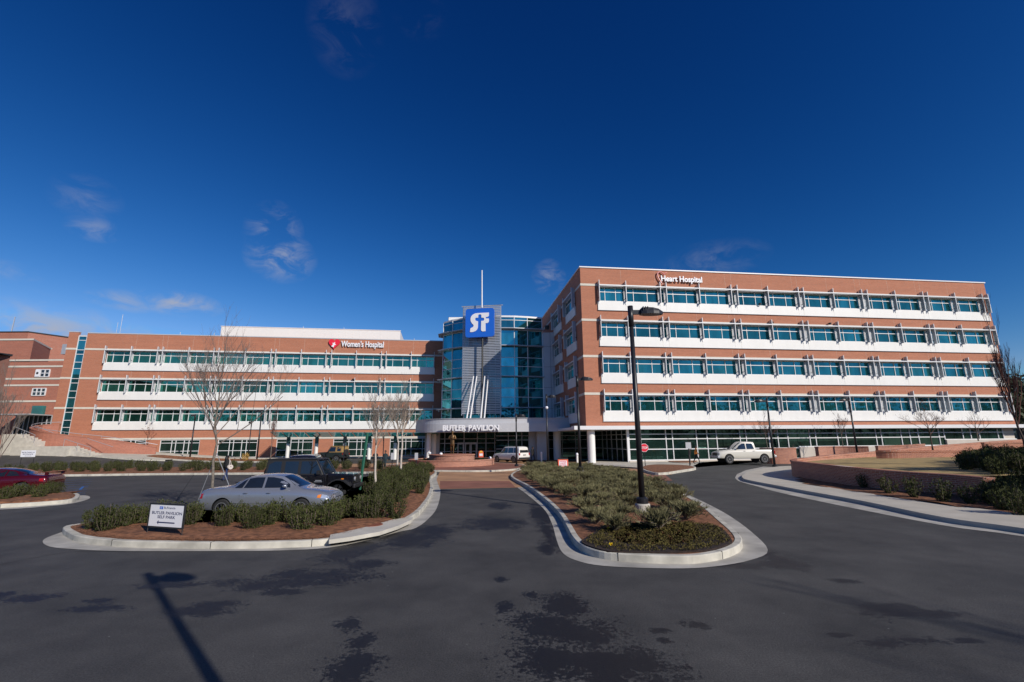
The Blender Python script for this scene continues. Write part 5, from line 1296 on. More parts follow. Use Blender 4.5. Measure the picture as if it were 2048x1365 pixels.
p_ = V(57, 908, 47.5); t = thing('yard_sign', 'small white entrance sign with arrow beyond the far left shrubs', 'sign', (V(42, 908, 47.5)[0], 47.5, V(57, 914.5, 47.5)[2]))
w_ = V(72, 908, 47.5)[0] - V(43, 908, 47.5)[0]; hh = V(57, 901, 47.5)[2] - V(57, 914.5, 47.5)[2]
b = MB(); b.box(0, w_, -.015, .015, 0, hh)
b.build('board', 'white_sign', t); b = MB()
for x in (.1, w_ - .1): b.tube([(x, .03, hh * .5), (x, .03, -.75)], .02, 4)
b.build('leg', 'trim', t)
fit_text('lettering', 'BUILDING H', w_ * .85, hh * .16, 'navy', t, (w_ * .5, -.017, hh * .68), ext=.001, bold=.02); fit_text('lettering', 'ENTRANCE', w_ * .7, hh * .16, 'navy', t, (w_ * .5, -.017, hh * .42), ext=.001, bold=.02)
b = MB(); arrow(b, w_ * .3, w_ * .75, hh * .15, hh * .08, -.017); b.build('arrow', 'navy', t)

# sandwich board
x0, x1 = V(1116.5, 930, 37)[0], V(1137, 930, 37)[0]; w_ = x1 - x0; hh = .92
t = thing('sandwich_board', 'leaning red and white free valet parking board by the centre island', 'sign', (x0, 37.0, .2), 0)
b = MB(); tl = .22; q = [(0, 0, .06), (w_, 0, .06), (w_, tl, hh), (0, tl, hh)]
b.quad(q); b.quad([(x, y + .03, z) for x, y, z in q[::-1]]); b.build('front_board', 'orange_board', t)
b = MB(); b.quad([(w_ * .12, .0 + tl * .42 - .008, .06 + (hh - .06) * .42), (w_ * .88, tl * .42 - .008, .06 + (hh - .06) * .42), (w_ * .88, tl * .9 - .008, .06 + (hh - .06) * .9), (w_ * .12, tl * .9 - .008, .06 + (hh - .06) * .9)]); b.build('panel', 'white_sign', t)
for s_, f in (('FREE', .80), ('VALET', .66), ('PARKING', .52)):
    o = fit_text('lettering', s_, w_ * .62, hh * .10, 'red_sign', t, (w_ / 2, tl * f - .014, .06 + (hh - .06) * f), ext=.001, bold=.02); o.rotation_euler = (R(90) - math.atan2(tl, hh), 0, 0)
b = MB(); b.quad([(w_ * .2, -.008, .08), (w_ * .7, -.008, .08), (w_ * .7, .015, .18), (w_ * .2, .015, .18)]); b.build('label', 'white_sign', t)
b = MB(); b.box(0, w_, tl, tl + .04, hh, hh + .12)
for x in (0, w_ - .04): b.tube([(x + .02, tl + .04, hh), (x + .02, tl + .65, 0)], .025, 4)
b.quad([(-.05, tl + .1, hh - .05), (-.05, tl + .62, 0.02), (w_, tl + .62, .02), (w_, tl + .1, hh - .05)]); b.build('back_board', 'trim', t)
# arched board behind the planter
x0, x1 = V(957.5, 908, 55)[0], V(967, 908, 55)[0]; w_ = x1 - x0; z0_ = V(960, 915, 55)[2]; z1_ = V(960, 901.5, 55)[2]
t = thing('sandwich_board', 'orange arch topped notice board behind the round planter', 'sign', (x0, 54.9, z0_), 0)
b = MB(); pts = [(0, 0), (w_, 0), (w_, (z1_ - z0_) * .72)] + [(w_ / 2 + w_ / 2 * math.cos(R(a)), (z1_ - z0_) * .72 + (z1_ - z0_) * .28 * math.sin(R(a))) for a in range(20, 180, 20)] + [(0, (z1_ - z0_) * .72)]
poly_xz(b, pts, 0, .05); b.build('board', 'orange_board', t)
b = MB(); poly_xz(b, [(w_ * .15, (z1_ - z0_) * .72), (w_ * .85, (z1_ - z0_) * .72), (w_ * .7, (z1_ - z0_) * .93), (w_ * .3, (z1_ - z0_) * .93)], -.008, -.002); b.build('header', 'yellow_board', t)
b = MB(); poly_xz(b, [(w_ * .15, .15), (w_ * .85, .15), (w_ * .85, .42), (w_ * .15, .42)], -.008, -.002); b.build('panel', 'white_sign', t)
b = MB()
for x in (.05, w_ - .05): b.tube([(x, .06, .1), (x, .1, -z0_ + .15)], .025, 4)
b.build('leg', 'trim', t)
# stop sign
p_ = V(1288.5, 896, 44.5); t = thing('stop_sign', 'red octagonal stop sign half hidden by the front lamp pole', 'sign', (p_[0], 44.5, 0))
b = MB(); b.tube([(0, .03, 0), (0, .03, p_[2] + .4)], .035, 6); b.build('post', 'pole', t)
rr = .40; oc = [(rr * math.cos(R(22.5 + 45 * k)), p_[2] + rr * math.sin(R(22.5 + 45 * k))) for k in range(8)]; oi_ = [(x * .92, p_[2] + (z - p_[2]) * .92) for x, z in oc]
b = MB(); poly_xz(b, oc, -.02, 0.0); b.build('plate', 'white_sign', t); b = MB(); poly_xz(b, oi_, -.026, -.021); b.build('face', 'red_sign', t)
fit_text('lettering', 'STOP', rr * 1.5, rr * .55, 'white_sign', t, (0, -.032, p_[2]), ext=.002, bold=.02)
# plain sign posts
for px, pb, ptp, Y, w_, m, lab in ((1376, 934, 884, 44.5, .5, 'panel_grey', 'grey sign on a thin post in the small corner bed, seen from behind'), (833, 940, 905, 41.5, .28, 'panel_grey', 'grey narrow plate on a dark post left of the round planter'), (785, 943, 905, 41.3, .24, 'panel_grey', 'dark plate on a post between the pale tree trunks'), (690, 941, 872, 42.2, .1, 'pole', 'thin dark bare post right of the tan topped off-roader'), (768, 944, 868, 41.8, .1, 'pole', 'thin dark bare post behind the nearest pale tree')):
    p_ = V(px, ptp, Y); t = thing('sign_post', lab, 'post', (p_[0], Y, 0)); b = MB(); b.tube([(0, .03, 0), (0, .03, p_[2])], .045, 6); b.build('post', 'pole', t)
    b = MB(); b.box(-w_ / 2, w_ / 2, -.02, 0, p_[2] - .62, p_[2] - .05); b.build('plate', m, t)
# bollards
for px, Y, lab in ((1154.5, 51.0, 'white bollard beside the big round column'), (1083, 57, 'shaded bollard under the porch right of the walking person')):
    x = V(px, 920, Y)[0]; t = thing('bollard', lab, 'bollard', (x, Y, .02)); b = MB(); b.lathe([(.11, 0), (.11, .95), (0, .96)], 14); b.build('post', 'white_panel', t)
    b = MB(); b.lathe([(.09, .96), (.13, 1.0), (.13, 1.1), (.08, 1.2), (0, 1.22)], 14); b.build('cap', 'white_sign', t)
for (x, y, lab) in ((PC[0] - .9, PC[1] - 1.6, 'white uplight on the brick drum beside the statue'), (PC[0] + 4.0, PC[1] - .6, 'white uplight on the right rim of the round planter'), (PC[0] - 2.6, 51.6, 'white dome uplight at the left of the statue')):
    t = thing('floodlight', lab, 'floodlight', (x, y, 1.2 if 'drum' in lab or 'dome' in lab else .74)); b = MB(); b.lathe([(0, 0), (.14, .02), (.17, .12), (.1, .22), (0, .24)], 12); b.build('housing', 'white_sign', t, smooth=True); b = MB(); b.tube([(0, 0, .02), (0, 0, -.12)], .03, 5); b.build('stem', 'trim', t)
# green stake
p_ = G(718, 990); q_ = V(735, 866, p_[1] + .3); t = thing('garden_stake', 'leaning dark green stake in the shrubs before the off-roader', 'stake', (p_[0], p_[1], 0)); b = MB(); b.tube([(0, 0, 0), (q_[0] - p_[0], .3, q_[2])], .075, 6); b.build('pole', 'stake', t)
b = MB(); b.tube([(-.25, -.02, .55), (.3, .02, .5)], .02, 4); b.build('tie', 'stake', t)


# ------------------------------------------------------------------ bare trees
def grow(bt, bc, rng, p, d, r, L, lev, maxl, up, spread, mt):
    """one limb and its children; limbs of level 0-1 go to the trunk mesh, thinner wood to the crown"""
    n = 4 if lev < 2 else 3; pts = [p.copy()]; rad = [r]; q = p.copy(); dd = d.copy()
    for i in range(n):
        dd = (dd + Vector((rng.uniform(-1, 1), rng.uniform(-1, 1), rng.uniform(-.5, .8))) * .09 + Vector((0, 0, up * .07))).normalized()
        q = q + dd * (L / n); pts.append(q.copy()); rad.append(r * (1 - .5 * (i + 1) / n))
    (bt if lev < 1 else bc).tube(pts, rad, 7 if lev < 1 else (5 if lev < 2 else 3), 0, cap=lev < 2)
    if lev >= maxl: return
    k = rng.randint(4, 6) if lev < 2 else rng.randint(3, 5)
    for i in range(k):
        f = rng.uniform(.25, 1.0) if lev > 0 else rng.uniform(.15, 1.0); j = min(n - 1, int(f * n)); ff = f * n - j
        pp = pts[j].lerp(pts[j + 1], ff); rr = max(.0032, rad[j] * .58)
        ax = Vector((rng.uniform(-1, 1), rng.uniform(-1, 1), 0)).normalized(); a = R(rng.uniform(spread * .6, spread * 1.2))
        nd = (dd * math.cos(a) + ax * math.sin(a) + Vector((0, 0, up * .25))).normalized()
        grow(bt, bc, rng, pp, nd, rr, L * rng.uniform(.5, .72) * (1.1 - .35 * f), lev + 1, maxl, up, spread, mt)


def bare_tree(label, x, y, z, h, trunk_h, r, seed, mt='bark', mtw='twig', spread=32, up=1.0, limbs=7, maxl=4, lean=(0, 0), group='bare trees of the car park', fork=None, wid=1.0, leaves=0, name='bare_tree', cat='tree'):
    rng = random.Random(seed); t = thing(name, label, cat, (x, y, z), 0, group); bt, bc = MB(), MB()
    n = 7; pts = []; rad = []
    H_ = h * .62
    for i in range(n + 1):
        f = i / n; pts.append(Vector((lean[0] * f + rng.uniform(-1, 1) * .02 * h * f, lean[1] * f + rng.uniform(-1, 1) * .02 * h * f, H_ * f - (.1 if i == 0 else 0)))); rad.append(r * (1.25 if i == 0 else 1 - .62 * f))
    bt.tube(pts, rad, 10)
    for i in range(limbs):
        f = trunk_h / H_ + (1 - trunk_h / H_) * (i + .3) / limbs; f = min(.995, f); j = min(n - 1, int(f * n)); pp = pts[j].lerp(pts[j + 1], f * n - j)
        a = i * 2.4 + rng.uniform(-.4, .4); tilt = R(spread * (1.45 - .8 * (i / limbs)) * rng.uniform(.85, 1.15))
        d = Vector((math.cos(a) * math.sin(tilt), math.sin(a) * math.sin(tilt), math.cos(tilt)))
        grow(bt, bc, rng, pp, d, rad[j] * .55, (h - pp.z) * rng.uniform(.55, .75) * wid, 1, maxl, up, spread, mt)
    grow(bt, bc, rng, pts[-1], Vector((lean[0] * .1, lean[1] * .1, 1)).normalized(), rad[-1] * .85, h - H_, 1, maxl, up, spread, mt)
    if leaves:
        vs = [v for v in bc.v]
        for _ in range(leaves):
            v = Vector(rng.choice(vs)); s = .05; a = Vector((rng.uniform(-1, 1), rng.uniform(-1, 1), rng.uniform(-1, 1))) * s; c = Vector((rng.uniform(-1, 1), rng.uniform(-1, 1), rng.uniform(-1, 1))) * s
            bc.quad([v, v + a, v + a + c, v + c], 1)
    bt.build('trunk', mt, t, smooth=True); bc.build('crown', [mtw, 'rust'], t); return t


bare_tree('tall bare tree with forked trunk in the left island, in front of the windows', -11.19, 18.1, .15, 6.8, 2.3, .060, 11, 'bark', 'twig', 33, .8, 15, 4, (-.15, 0), wid=.95)
bare_tree('dark bare tree at the left edge in front of the maroon coupe', -26.3, 24.2, .1, 5.8, 1.0, .06, 23, 'bark_dark', 'twig', 20, 1.2, 12, 4, (.1, 0), wid=.8)
bare_tree('nearest white barked bare tree with twin stem in the dense left shrubs', -7.08, 25.0, .2, 5.1, 1.9, .065, 31, 'bark_pale', 'twig_pale', 28, 1.0, 11, 4, (-.1, 0), wid=.9)
bare_tree('middle white barked bare tree left of the brick planter', -7.9, 34.0, .2, 6.0, 2.6, .085, 45, 'bark_pale', 'twig_pale', 30, .9, 12, 4, (.1, 0), wid=.9)
bare_tree('farthest white barked bare tree behind the middle one', -9.5, 39.6, .2, 6.4, 2.7, .085, 52, 'bark_pale', 'twig_pale', 30, .9, 12, 4, (-.1, 0), wid=.9)
bare_tree('slender bare tree before the brick pier of the left wing', -30.6, 60.6, .2, 6.2, 1.6, .06, 61, 'bark', 'twig_red', 12, 1.3, 9, 4, (0, 0), wid=.7)
p_ = V(258, 882, 62.2); bare_tree('small reddish shrub like tree above the brick ramp wall', p_[0], 65.4, p_[2] - .5, 2.6, .4, .04, 71, 'bark_dark', 'twig_red', 42, .6, 8, 3, leaves=260)
bare_tree('tall dark bare tree at the right edge, leaning in the photo', 26.35, 24.6, LZ(26.4, 25), 7.4, 1.9, .062, 81, 'bark_dark', 'twig_red', 13, 1.4, 14, 4, (-.3, 0), wid=.62)
p_ = V(1865, 897, 40.5); bare_tree('small dark bare tree behind the middle lawn wall', p_[0], 40.5, p_[2] - .1, 3.6, 1.2, .06, 91, 'bark_dark', 'twig_red', 42, .5, 8, 4)
p_ = V(1536, 905, 52); bare_tree('small reddish bare tree behind the white pickup', p_[0], 52.0, p_[2] - .3, 4.0, 1.6, .05, 101, 'bark', 'twig_red', 34, .7, 8, 4)
p_ = V(1686, 893, 53); bare_tree('small bare tree with a few brown leaves above the concave wall', p_[0], 53.0, p_[2] - .2, 3.4, 1.3, .05, 111, 'bark', 'twig_red', 26, .8, 7, 4, leaves=120)
p_ = V(1960, 878, 47); bare_tree('small forked bare tree before the beige base at far right', p_[0], 47.2, p_[2] - .1, 2.9, .5, .05, 121, 'bark', 'twig_red', 36, .7, 7, 3)
p_ = V(1381, 924, 47.5); bare_tree('knee high dead sapling in the small mulch bed by the walking man', p_[0], 47.5, .15, 2.3, .9, .035, 131, 'bark', 'twig_red', 18, 1, 6, 3)
bare_tree('bare tree outside the frame that throws soft streaks over the road', 21.5, -9.5, 0, 13, 5, .2, 141, 'bark', 'twig', 26, .9, 10, 3, group='trees outside the frame')
bare_tree('bare tree outside the frame behind the right pavement', 29.0, 4.5, .6, 8.5, 2.2, .12, 151, 'bark', 'twig', 28, .9, 12, 3, group='trees outside the frame')
# straps of the staked trees
t = thing('tree_guy', 'thin guy wires staking the tall forked tree', 'guy wire', (-11.19, 18.1, 0)); b = MB()
for x, y in ((-.9, .5), (.8, .45)): b.tube([(x, y, .1), (0, 0, 2.2)], .012, 4)
b.build('wire', 'grey_metal', t)


# ------------------------------------------------------------------ shrubs
def leaf(b, rng, p, d, L, w, mi=0):
    s = d.cross(Vector((rng.uniform(-1, 1), rng.uniform(-1, 1), rng.uniform(-1, 1)))); s = s.normalized() * w if s.length > 1e-4 else Vector((w, 0, 0))
    b.quad([p - s, p + s, p + d * L + s * .3, p + d * L - s * .3], mi)


def upright_shrub(seed, h=.70, rad=.345, stems=24, per=52, lf=.055, lw=.014):
    rng = random.Random(seed); b = MB()
    for i in range(stems):
        a = rng.uniform(0, 6.283); f = math.sqrt(rng.random()); top = Vector((math.cos(a) * rad * f, math.sin(a) * rad * f, h * (1 - .28 * f * f) * rng.uniform(.82, 1.1)))
        base = Vector((math.cos(a) * .06, math.sin(a) * .06, -.05)); mid = base.lerp(top, .5) + Vector((math.cos(a), math.sin(a), 0)) * .10 * f
        path = smoothc([tuple(base), tuple(mid), tuple(top)], 3, False); b.tube(path, [.009] * (len(path) - 1) + [.004], 3, 1, cap=False)
        for _ in range(per):
            g = rng.uniform(.12, 1.0); k = min(len(path) - 2, int(g * (len(path) - 1))); p = Vector(path[k]).lerp(Vector(path[k + 1]), g * (len(path) - 1) - k)
            p += Vector((rng.gauss(0, 1), rng.gauss(0, 1), rng.gauss(0, .8))) * .045
            d = Vector((rng.uniform(-1, 1), rng.uniform(-1, 1), rng.uniform(.2, 1.5))).normalized(); leaf(b, rng, p, d, lf * rng.uniform(.7, 1.3), lw * rng.uniform(.8, 1.3))
    me = b.build('tmp', ['leaf', 'stem']); m = me.data; bpy.data.objects.remove(me); return m


def juniper(seed, rad=.62, h=.30, arms=44, per=46):
    rng = random.Random(seed); b = MB()
    for i in range(arms):
        a = rng.uniform(0, 6.283); e = rng.uniform(.25, 1.25); L = rad * rng.uniform(.6, 1.08)
        d = Vector((math.cos(a) * math.cos(e), math.sin(a) * math.cos(e), math.sin(e)))
        end = Vector((d.x * L, d.y * L, min(h * 1.1, .08 + d.z * L * .8)))
        path = smoothc([(0, 0, 0), (end.x * .5, end.y * .5, end.z * .75), tuple(end)], 3, False); b.tube(path, [.008] * (len(path) - 1) + [.003], 3, 1, cap=False)
        for _ in range(per):
            g = rng.uniform(.3, 1.03); k = min(len(path) - 2, int(g * (len(path) - 1))); p = Vector(path[k]).lerp(Vector(path[k + 1]), g * (len(path) - 1) - k) + Vector((rng.gauss(0, 1), rng.gauss(0, 1), rng.gauss(0, 1))) * .028
            dd = (d + Vector((rng.uniform(-1, 1), rng.uniform(-1, 1), rng.uniform(-.3, 1.2))) * .8).normalized(); leaf(b, rng, p, dd, .095 * rng.uniform(.6, 1.3), .0075)
    me = b.build('tmp', ['juniper', 'twig']); m = me.data; bpy.data.objects.remove(me); return m


UP = [upright_shrub(s) for s in (1, 2, 3, 4)]
UPL = [upright_shrub(s, .8, .45, 16, 34, .075, .02) for s in (11, 12, 13)]
JU = [juniper(s) for s in (5, 6, 7, 8)]
SR = random.Random(77)


def shrub(mesh, x, y, z, s, label, group, name='evergreen_shrub', cat='shrub', sz=1.0):
    o = bpy.data.objects.new(name, mesh); COL.objects.link(o); o.location = (x, y, z); o.rotation_euler = (0, 0, SR.uniform(0, 6.28)); o.scale = (s, s, s * sz)
    tag(o, label, cat, group); return o


def scatter(poly, dmin, n, keep, tries=6000):
    xs_ = [p[0] for p in poly]; ys_ = [p[1] for p in poly]; out = []
    for _ in range(tries):
        p = (SR.uniform(min(xs_), max(xs_)), SR.uniform(min(ys_), max(ys_)))
        if not inside(p, poly) or not keep(*p): continue
        if all((p[0] - q[0]) ** 2 + (p[1] - q[1]) ** 2 > dmin ** 2 for q in out): out.append(p)
        if len(out) >= n: break
    return out


INI = inset(ISL, .45)
front = [G(px, 1066 - (1060 - py) * .62, .16) for px, py in ((207, 1058), (238, 1048), (190, 1049), (262, 1040), (232, 1034), (290, 1034), (318, 1030), (352, 1046), (376, 1042), (345, 1031), (385, 1030), (420, 1058), (446, 1046), (470, 1034), (505, 1054), (490, 1034), (536, 1042), (520, 1030), (563, 1048), (560, 1030), (606, 1057), (590, 1036), (622, 1034), (652, 1044), (668, 1030), (704, 1026), (688, 1014), (650, 1024), (730, 1020), (755, 1018), (720, 1006), (792, 1016))]
for i, (x, y) in enumerate(front):
    if i % 7 == 4: continue
    shrub(UP[i % 4], x, y, .16, SR.uniform(.85, 1.05), 'upright evergreen shrub in the pine straw ' + ('beside the self park sign' if x < -9.2 else 'between drain slab and silver sedan' if x > -7.3 else 'before the rear half of the silver sedan'), 'upright shrubs ' + ('by the self park sign' if x < -9.2 else 'by the drain slab' if x > -7.3 else 'before the silver sedan'))
cl = scatter(INI, .70, 150, lambda x, y: 16.6 < y < 43 and x < -3.7 - max(0, (22 - y)) * .12 - (y - 17) * .035 - .35 and x > -8.9 and not (y < 22 and x < -6.6) and not (y < 19.5 and x < -5.5))
for i, (x, y) in enumerate(cl):
    shrub(UP[(i + 1) % 4], x, y, .2, SR.uniform(.78, 1.0), 'evergreen shrub in the clump by the entrance lane, ' + ('near the front pale tree' if y < 25 else 'between the front and middle pale trees' if y < 34 else 'behind the middle pale tree'), 'clump of shrubs ' + ('at the front pale tree' if y < 25 else 'between the pale trees' if y < 34 else 'at the far pale trees'))
# juniper mounds of the centre island
ju = scatter(inset(CI, .75), .92, 110, lambda x, y: y > 13.25 and not (abs(x - 4.25) < .75 and 15.0 < y < 17.1) and x > -.2 + max(0, (30 - y)) * .055 + (1.2 if y < 16 else 0))
for i, (x, y) in enumerate(ju):
    shrub(JU[i % 4], x, y, .19, SR.uniform(.95, 1.25), 'grey green juniper of the centre island, ' + ('around the front lamp' if y < 19 else 'between the front and second lamps' if y < 31 else 'at the far end around the second lamp'), 'spreading junipers ' + ('around the front lamp' if y < 19 else 'between the two lamps' if y < 31 else 'around the second lamp'), 'juniper_shrub', sz=1.05)
# hedge strip
for r_, (y0, n) in enumerate(((41.2, 26), (43.6, 24), (46.0, 18))):
    for i in range(n):
        x = -43.5 + i * (33.0 / n) + SR.uniform(-.3, .3); y = y0 + (x + 43) * (.02 if r_ < 1 else .0) + SR.uniform(-.25, .25)
        if not inside((x, y), inset(ST, .6)): continue
        shrub(UP[(i + r_) % 4], x, y, .18, SR.uniform(1.0, 1.3), 'bushy shrub in the strip behind the car park, ' + ('left of the blue painted bay' if x < -33 else 'between painted bay and walking woman' if x < -20 else 'right of the walking woman'), 'shrubs of the long strip ' + ('at its left end' if x < -33 else 'in its middle' if x < -20 else 'at its right end'))
# maroon car island
for x, y in (G(35, 995, .2), G(20, 997, .2), G(50, 992, .2), G(5, 1000, .2), G(88, 991, .2), G(78, 996, .2), G(104, 985, .2), G(112, 988, .2)):
    shrub(UP[SR.randrange(4)], x, y, .18, .85, 'small evergreen shrub beside the maroon coupe', 'shrubs beside the maroon coupe')
# right mulch bed, wall foot
for i, (px, py, s) in enumerate(((1627, 958, .8), (1655, 963, .8), (1692, 969, .85), (1728, 976, .8), (1779, 987, .95), (1829, 996, 1.05), (1886, 1004, 1.05), (1940, 1006, .9))):
    x, y = G(px, py, .17); shrub(UPL[i % 3], x, y, .15, s, '%s loose leafy shrub, counted from the pavement corner, at the foot of the curved wall' % ('first', 'second', 'third', 'fourth', 'fifth', 'sixth', 'seventh', 'eighth')[i], 'row of shrubs at the foot of the curved wall')
for i, (px, py) in enumerate(((1985, 1008), (2010, 1020), (2035, 1012), (2000, 992), (2030, 995), (1990, 1000), (2045, 1030), (2020, 1004))):
    r0 = ray(px, py); tt = 5.0
    while tt < 60:
        q = r0 * tt
        if q.z + EY <= bankz(q.x, q.y): break
        tt += .1
    shrub(UP[i % 4], q.x, q.y, bankz(q.x, q.y) - .03, 1.1, 'dark leafy shrub on the mulch bank right of the wall end', 'shrubs on the mulch bank')
bk = scatter([(20.4, 20.7), (22, 23.5), (24.5, 26), (28, 29), (35, 31), (32, 25), (27, 20), (25, 16), (20.8, 15), (19.8, 18.6)], .6, 150, lambda x, y: True)
for i, (x, y) in enumerate(bk):
    z = LZ(x, y) if y > 20 else bankz(x, y)
    shrub(UP[i % 4], x, y, z - .02, SR.uniform(1.0, 1.35), 'dark green shrub in the shaded thicket ' + ('on the lawn above the retaining wall' if y > 20.5 else 'on the slope right of the wall end'), 'shrubs of the shaded thicket ' + ('above the wall' if y > 20.5 else 'right of the wall end'))
for k in range(26):
    a = 2 * math.pi * k / 26 + SR.uniform(-.08, .08); rr = 3.2 + SR.uniform(-.3, .45)
    shrub(UPL[k % 3], PC[0] + rr * math.cos(a), PC[1] + rr * math.sin(a), .5, .5, 'low green clump planted in the ring of the round planter', 'low clumps in the round planter', 'low_shrub', sz=.7)
p_ = V(487, 925, 60.6); ym = UPL[0].copy(); ym.materials[0] = M['yleaf']
shrub(ym, p_[0], 60.8, .2, 1.25, 'ochre yellow rounded ornamental shrub before the left wing', None, 'ornamental_shrub')
p_ = V(1600, 914, 50.5); bare_tree('small grey twiggy shrub against the beige base', p_[0], 51.5, .2, 1.5, .15, .03, 161, 'bark_pale', 'twig_pale', 30, .8, 8, 3, name='twiggy_shrub', cat='shrub')
p_ = V(322, 912, 66); bare_tree('small dry tuft shrub at the first ground window of the left wing', p_[0], 66.6, .25, .8, .1, .02, 171, 'twig_pale', 'twig_pale', 40, .6, 7, 3, name='twiggy_shrub', cat='shrub')
# low pansy bed
b = MB(); rng = random.Random(9); n = 0
fli = inset(fl, .05)
xs_ = [p[0] for p in fli]; ys_ = [p[1] for p in fli]
while n < 1100:
    x, y = rng.uniform(min(xs_), max(xs_)), rng.uniform(min(ys_), max(ys_))
    if not inside((x, y), fli): continue
    n += 1
    for _ in range(9):
        p = Vector((x + rng.gauss(0, .035), y + rng.gauss(0, .035), .20 + rng.random() * .06)); d = Vector((rng.uniform(-1, 1), rng.uniform(-1, 1), rng.uniform(0, .8))).normalized(); leaf(b, rng, p, d, .032, .012, 0)
    if rng.random() < .001:
        for k in range(5): d = Vector((math.cos(k * 1.26), math.sin(k * 1.26) * .3 - .6, .6)).normalized(); leaf(b, rng, Vector((x, y, .28)), d, .05, .022, 1)
for px, py in ((1215, 1056), (1222, 1090), (1320, 1052)):
    x, y = G(px, py, .28)
    for k in range(14): d = Vector((rng.uniform(-1, 1), rng.uniform(-1, .3), rng.uniform(0, 1))).normalized(); leaf(b, rng, Vector((x, y, .28)), d, .055, .025, 1)
o = b.build('ground_cover', ['pansy', 'petal']); tag(o, 'low dark leaves with a few yellow flowers at the tip of the centre island', 'ground cover', kind='stuff')
# loose pine needles
b = MB(); rng = random.Random(10)
for poly, z0, n in ((inset(ISL, .18), .235, 26000), (inset(CI, .18), .195, 16000)):
    xs_ = [p[0] for p in poly]; ys_ = [p[1] for p in poly]; k = 0
    deep = inset(poly, .7)
    while k < n:
        x, y = rng.uniform(min(xs_), max(xs_)), min(ys_) + (max(ys_) - min(ys_)) * rng.random() ** 2.2
        if not inside((x, y), poly): continue
        k += 1; a = rng.uniform(0, 6.283); L = rng.uniform(.05, .11); z = (z0 if inside((x, y), deep) else z0 - .055) + rng.uniform(-.02, .012)
        p = Vector((x, y, z)); d = Vector((math.cos(a), math.sin(a), rng.uniform(-.25, .3))) * L; s = Vector((-math.sin(a), math.cos(a), 0)) * .005; b.quad([p - s, p + s, p + d + s, p + d - s])
tag(b.build('pine_straw_litter', 'straw'), 'loose reddish pine needles strewn over the island beds', 'pine straw', kind='stuff')

# ------------------------------------------------------------------ far trees
def evergreen(name, label, x, y, z, h, rad, seed, n=1500, s=.5, group='dark trees beyond the right wing'):
    rng = random.Random(seed); t = thing(name, label, 'tree', (x, y, z), 0, group); b = MB(); b.tube([(0, 0, -.5), (rng.uniform(-.3, .3), 0, h * .5), (0, 0, h * .85)], [h * .03, h * .02, h * .008], 6); b.build('trunk', 'bark_dark', t)
    b = MB(); cl = [(rng.gauss(0, rad * .45), rng.gauss(0, rad * .45), h * (.35 + .6 * rng.random())) for _ in range(26)]
    for _ in range(n):
        c = rng.choice(cl); q = Vector((c[0] + rng.gauss(0, rad * .2), c[1] + rng.gauss(0, rad * .2), c[2] + rng.gauss(0, rad * .16)))
        a = Vector((rng.uniform(-1, 1), rng.uniform(-1, 1), rng.uniform(-1, 1))) * s; c_ = Vector((rng.uniform(-1, 1), rng.uniform(-1, 1), rng.uniform(-1, 1))) * s; b.quad([q, q + a, q + a + c_, q + c_])
    b.build('crown', 'farleaf', t); return t


for i, (x, y, h_) in enumerate(((33, 12, 9.5), (38, 17, 10), (29, 6.5, 9), (46, 20, 10))):
    evergreen('evergreen_tree', 'evergreen outside the frame that shades the right bank, number %s from the road' % ('first', 'second', 'third', 'fourth')[i], x, y, .8, h_, 3.0, 300 + i, 1300, .4, 'trees outside the frame')
rng = random.Random(3)
FT = (('first', 75, 76, 10), ('second', 83, 80, 12), ('third', 90, 84, 13), ('fourth', 98, 92, 15), ('fifth', 106, 90, 13), ('sixth', 115, 98, 16), ('seventh', 124, 104, 17))
for i, (w_, x, y, h_) in enumerate(FT):
    evergreen('evergreen_tree', '%s dark evergreen from the building in the woods beyond the right wing' % w_, x, y, 1.0, h_ * .92, 4.2, 200 + i, 1100, .55)
b = MB(); rng = random.Random(4)
for i in range(78):
    cx = -110 + i * 5.2 + rng.uniform(-2, 2); cy = -78 + rng.uniform(-10, 8) + max(0, cx - 120) * .3; h_ = (14 if cx < 0 else 12 if cx < 70 else 17 if cx < 130 else 22) + rng.uniform(0, 7); b.tube([(cx, cy, 0), (cx, cy, h_ * .7)], [.3, .12], 5, 1)
    for _ in range(330):
        q = Vector((cx + rng.gauss(0, 2.3), cy + rng.gauss(0, 2.3), h_ * (.16 + .8 * rng.random() ** .8))); a = Vector((rng.uniform(-1, 1), rng.uniform(-1, 1), rng.uniform(-1, 1))) * .8; c_ = Vector((rng.uniform(-1, 1), rng.uniform(-1, 1), rng.uniform(-1, 1))) * .8
        b.quad([q, q + a, q + a + c_, q + c_])
tag(b.build('woodland', ['farleaf', 'bark_dark']), 'belt of trees behind the photographer, mirrored in the lower windows', 'woodland', kind='stuff')
b = MB(); n = 60  # unseen bank behind the camera, added so the ground floor glass mirrors dark
for i in range(n + 1):
    x = -160 + i * 9; b.v += [(x, -64, -.05), (x, -74, 3.5 + math.sin(i * 1.3)), (x, -110, 9 + math.sin(i * .7))]
for i in range(n): a = i * 3; b.f += [(a, a + 1, a + 4, a + 3), (a + 1, a + 2, a + 5, a + 4)]; b.m += [0, 0]
struct(b.build('terrain', 'farleaf', smooth=True))
b = MB(); n = 40
for i in range(n + 1):
    x = 60 + i * 8; b.v += [(x, 66, .0), (x, 110, 3 + 2 * math.sin(i)), (x, 170, 9)]
for i in range(n): a = i * 3; b.f += [(a, a + 3, a + 4, a + 1), (a + 1, a + 4, a + 5, a + 2)]; b.m += [0, 0]
struct(b.build('terrain', 'farleaf', smooth=True))


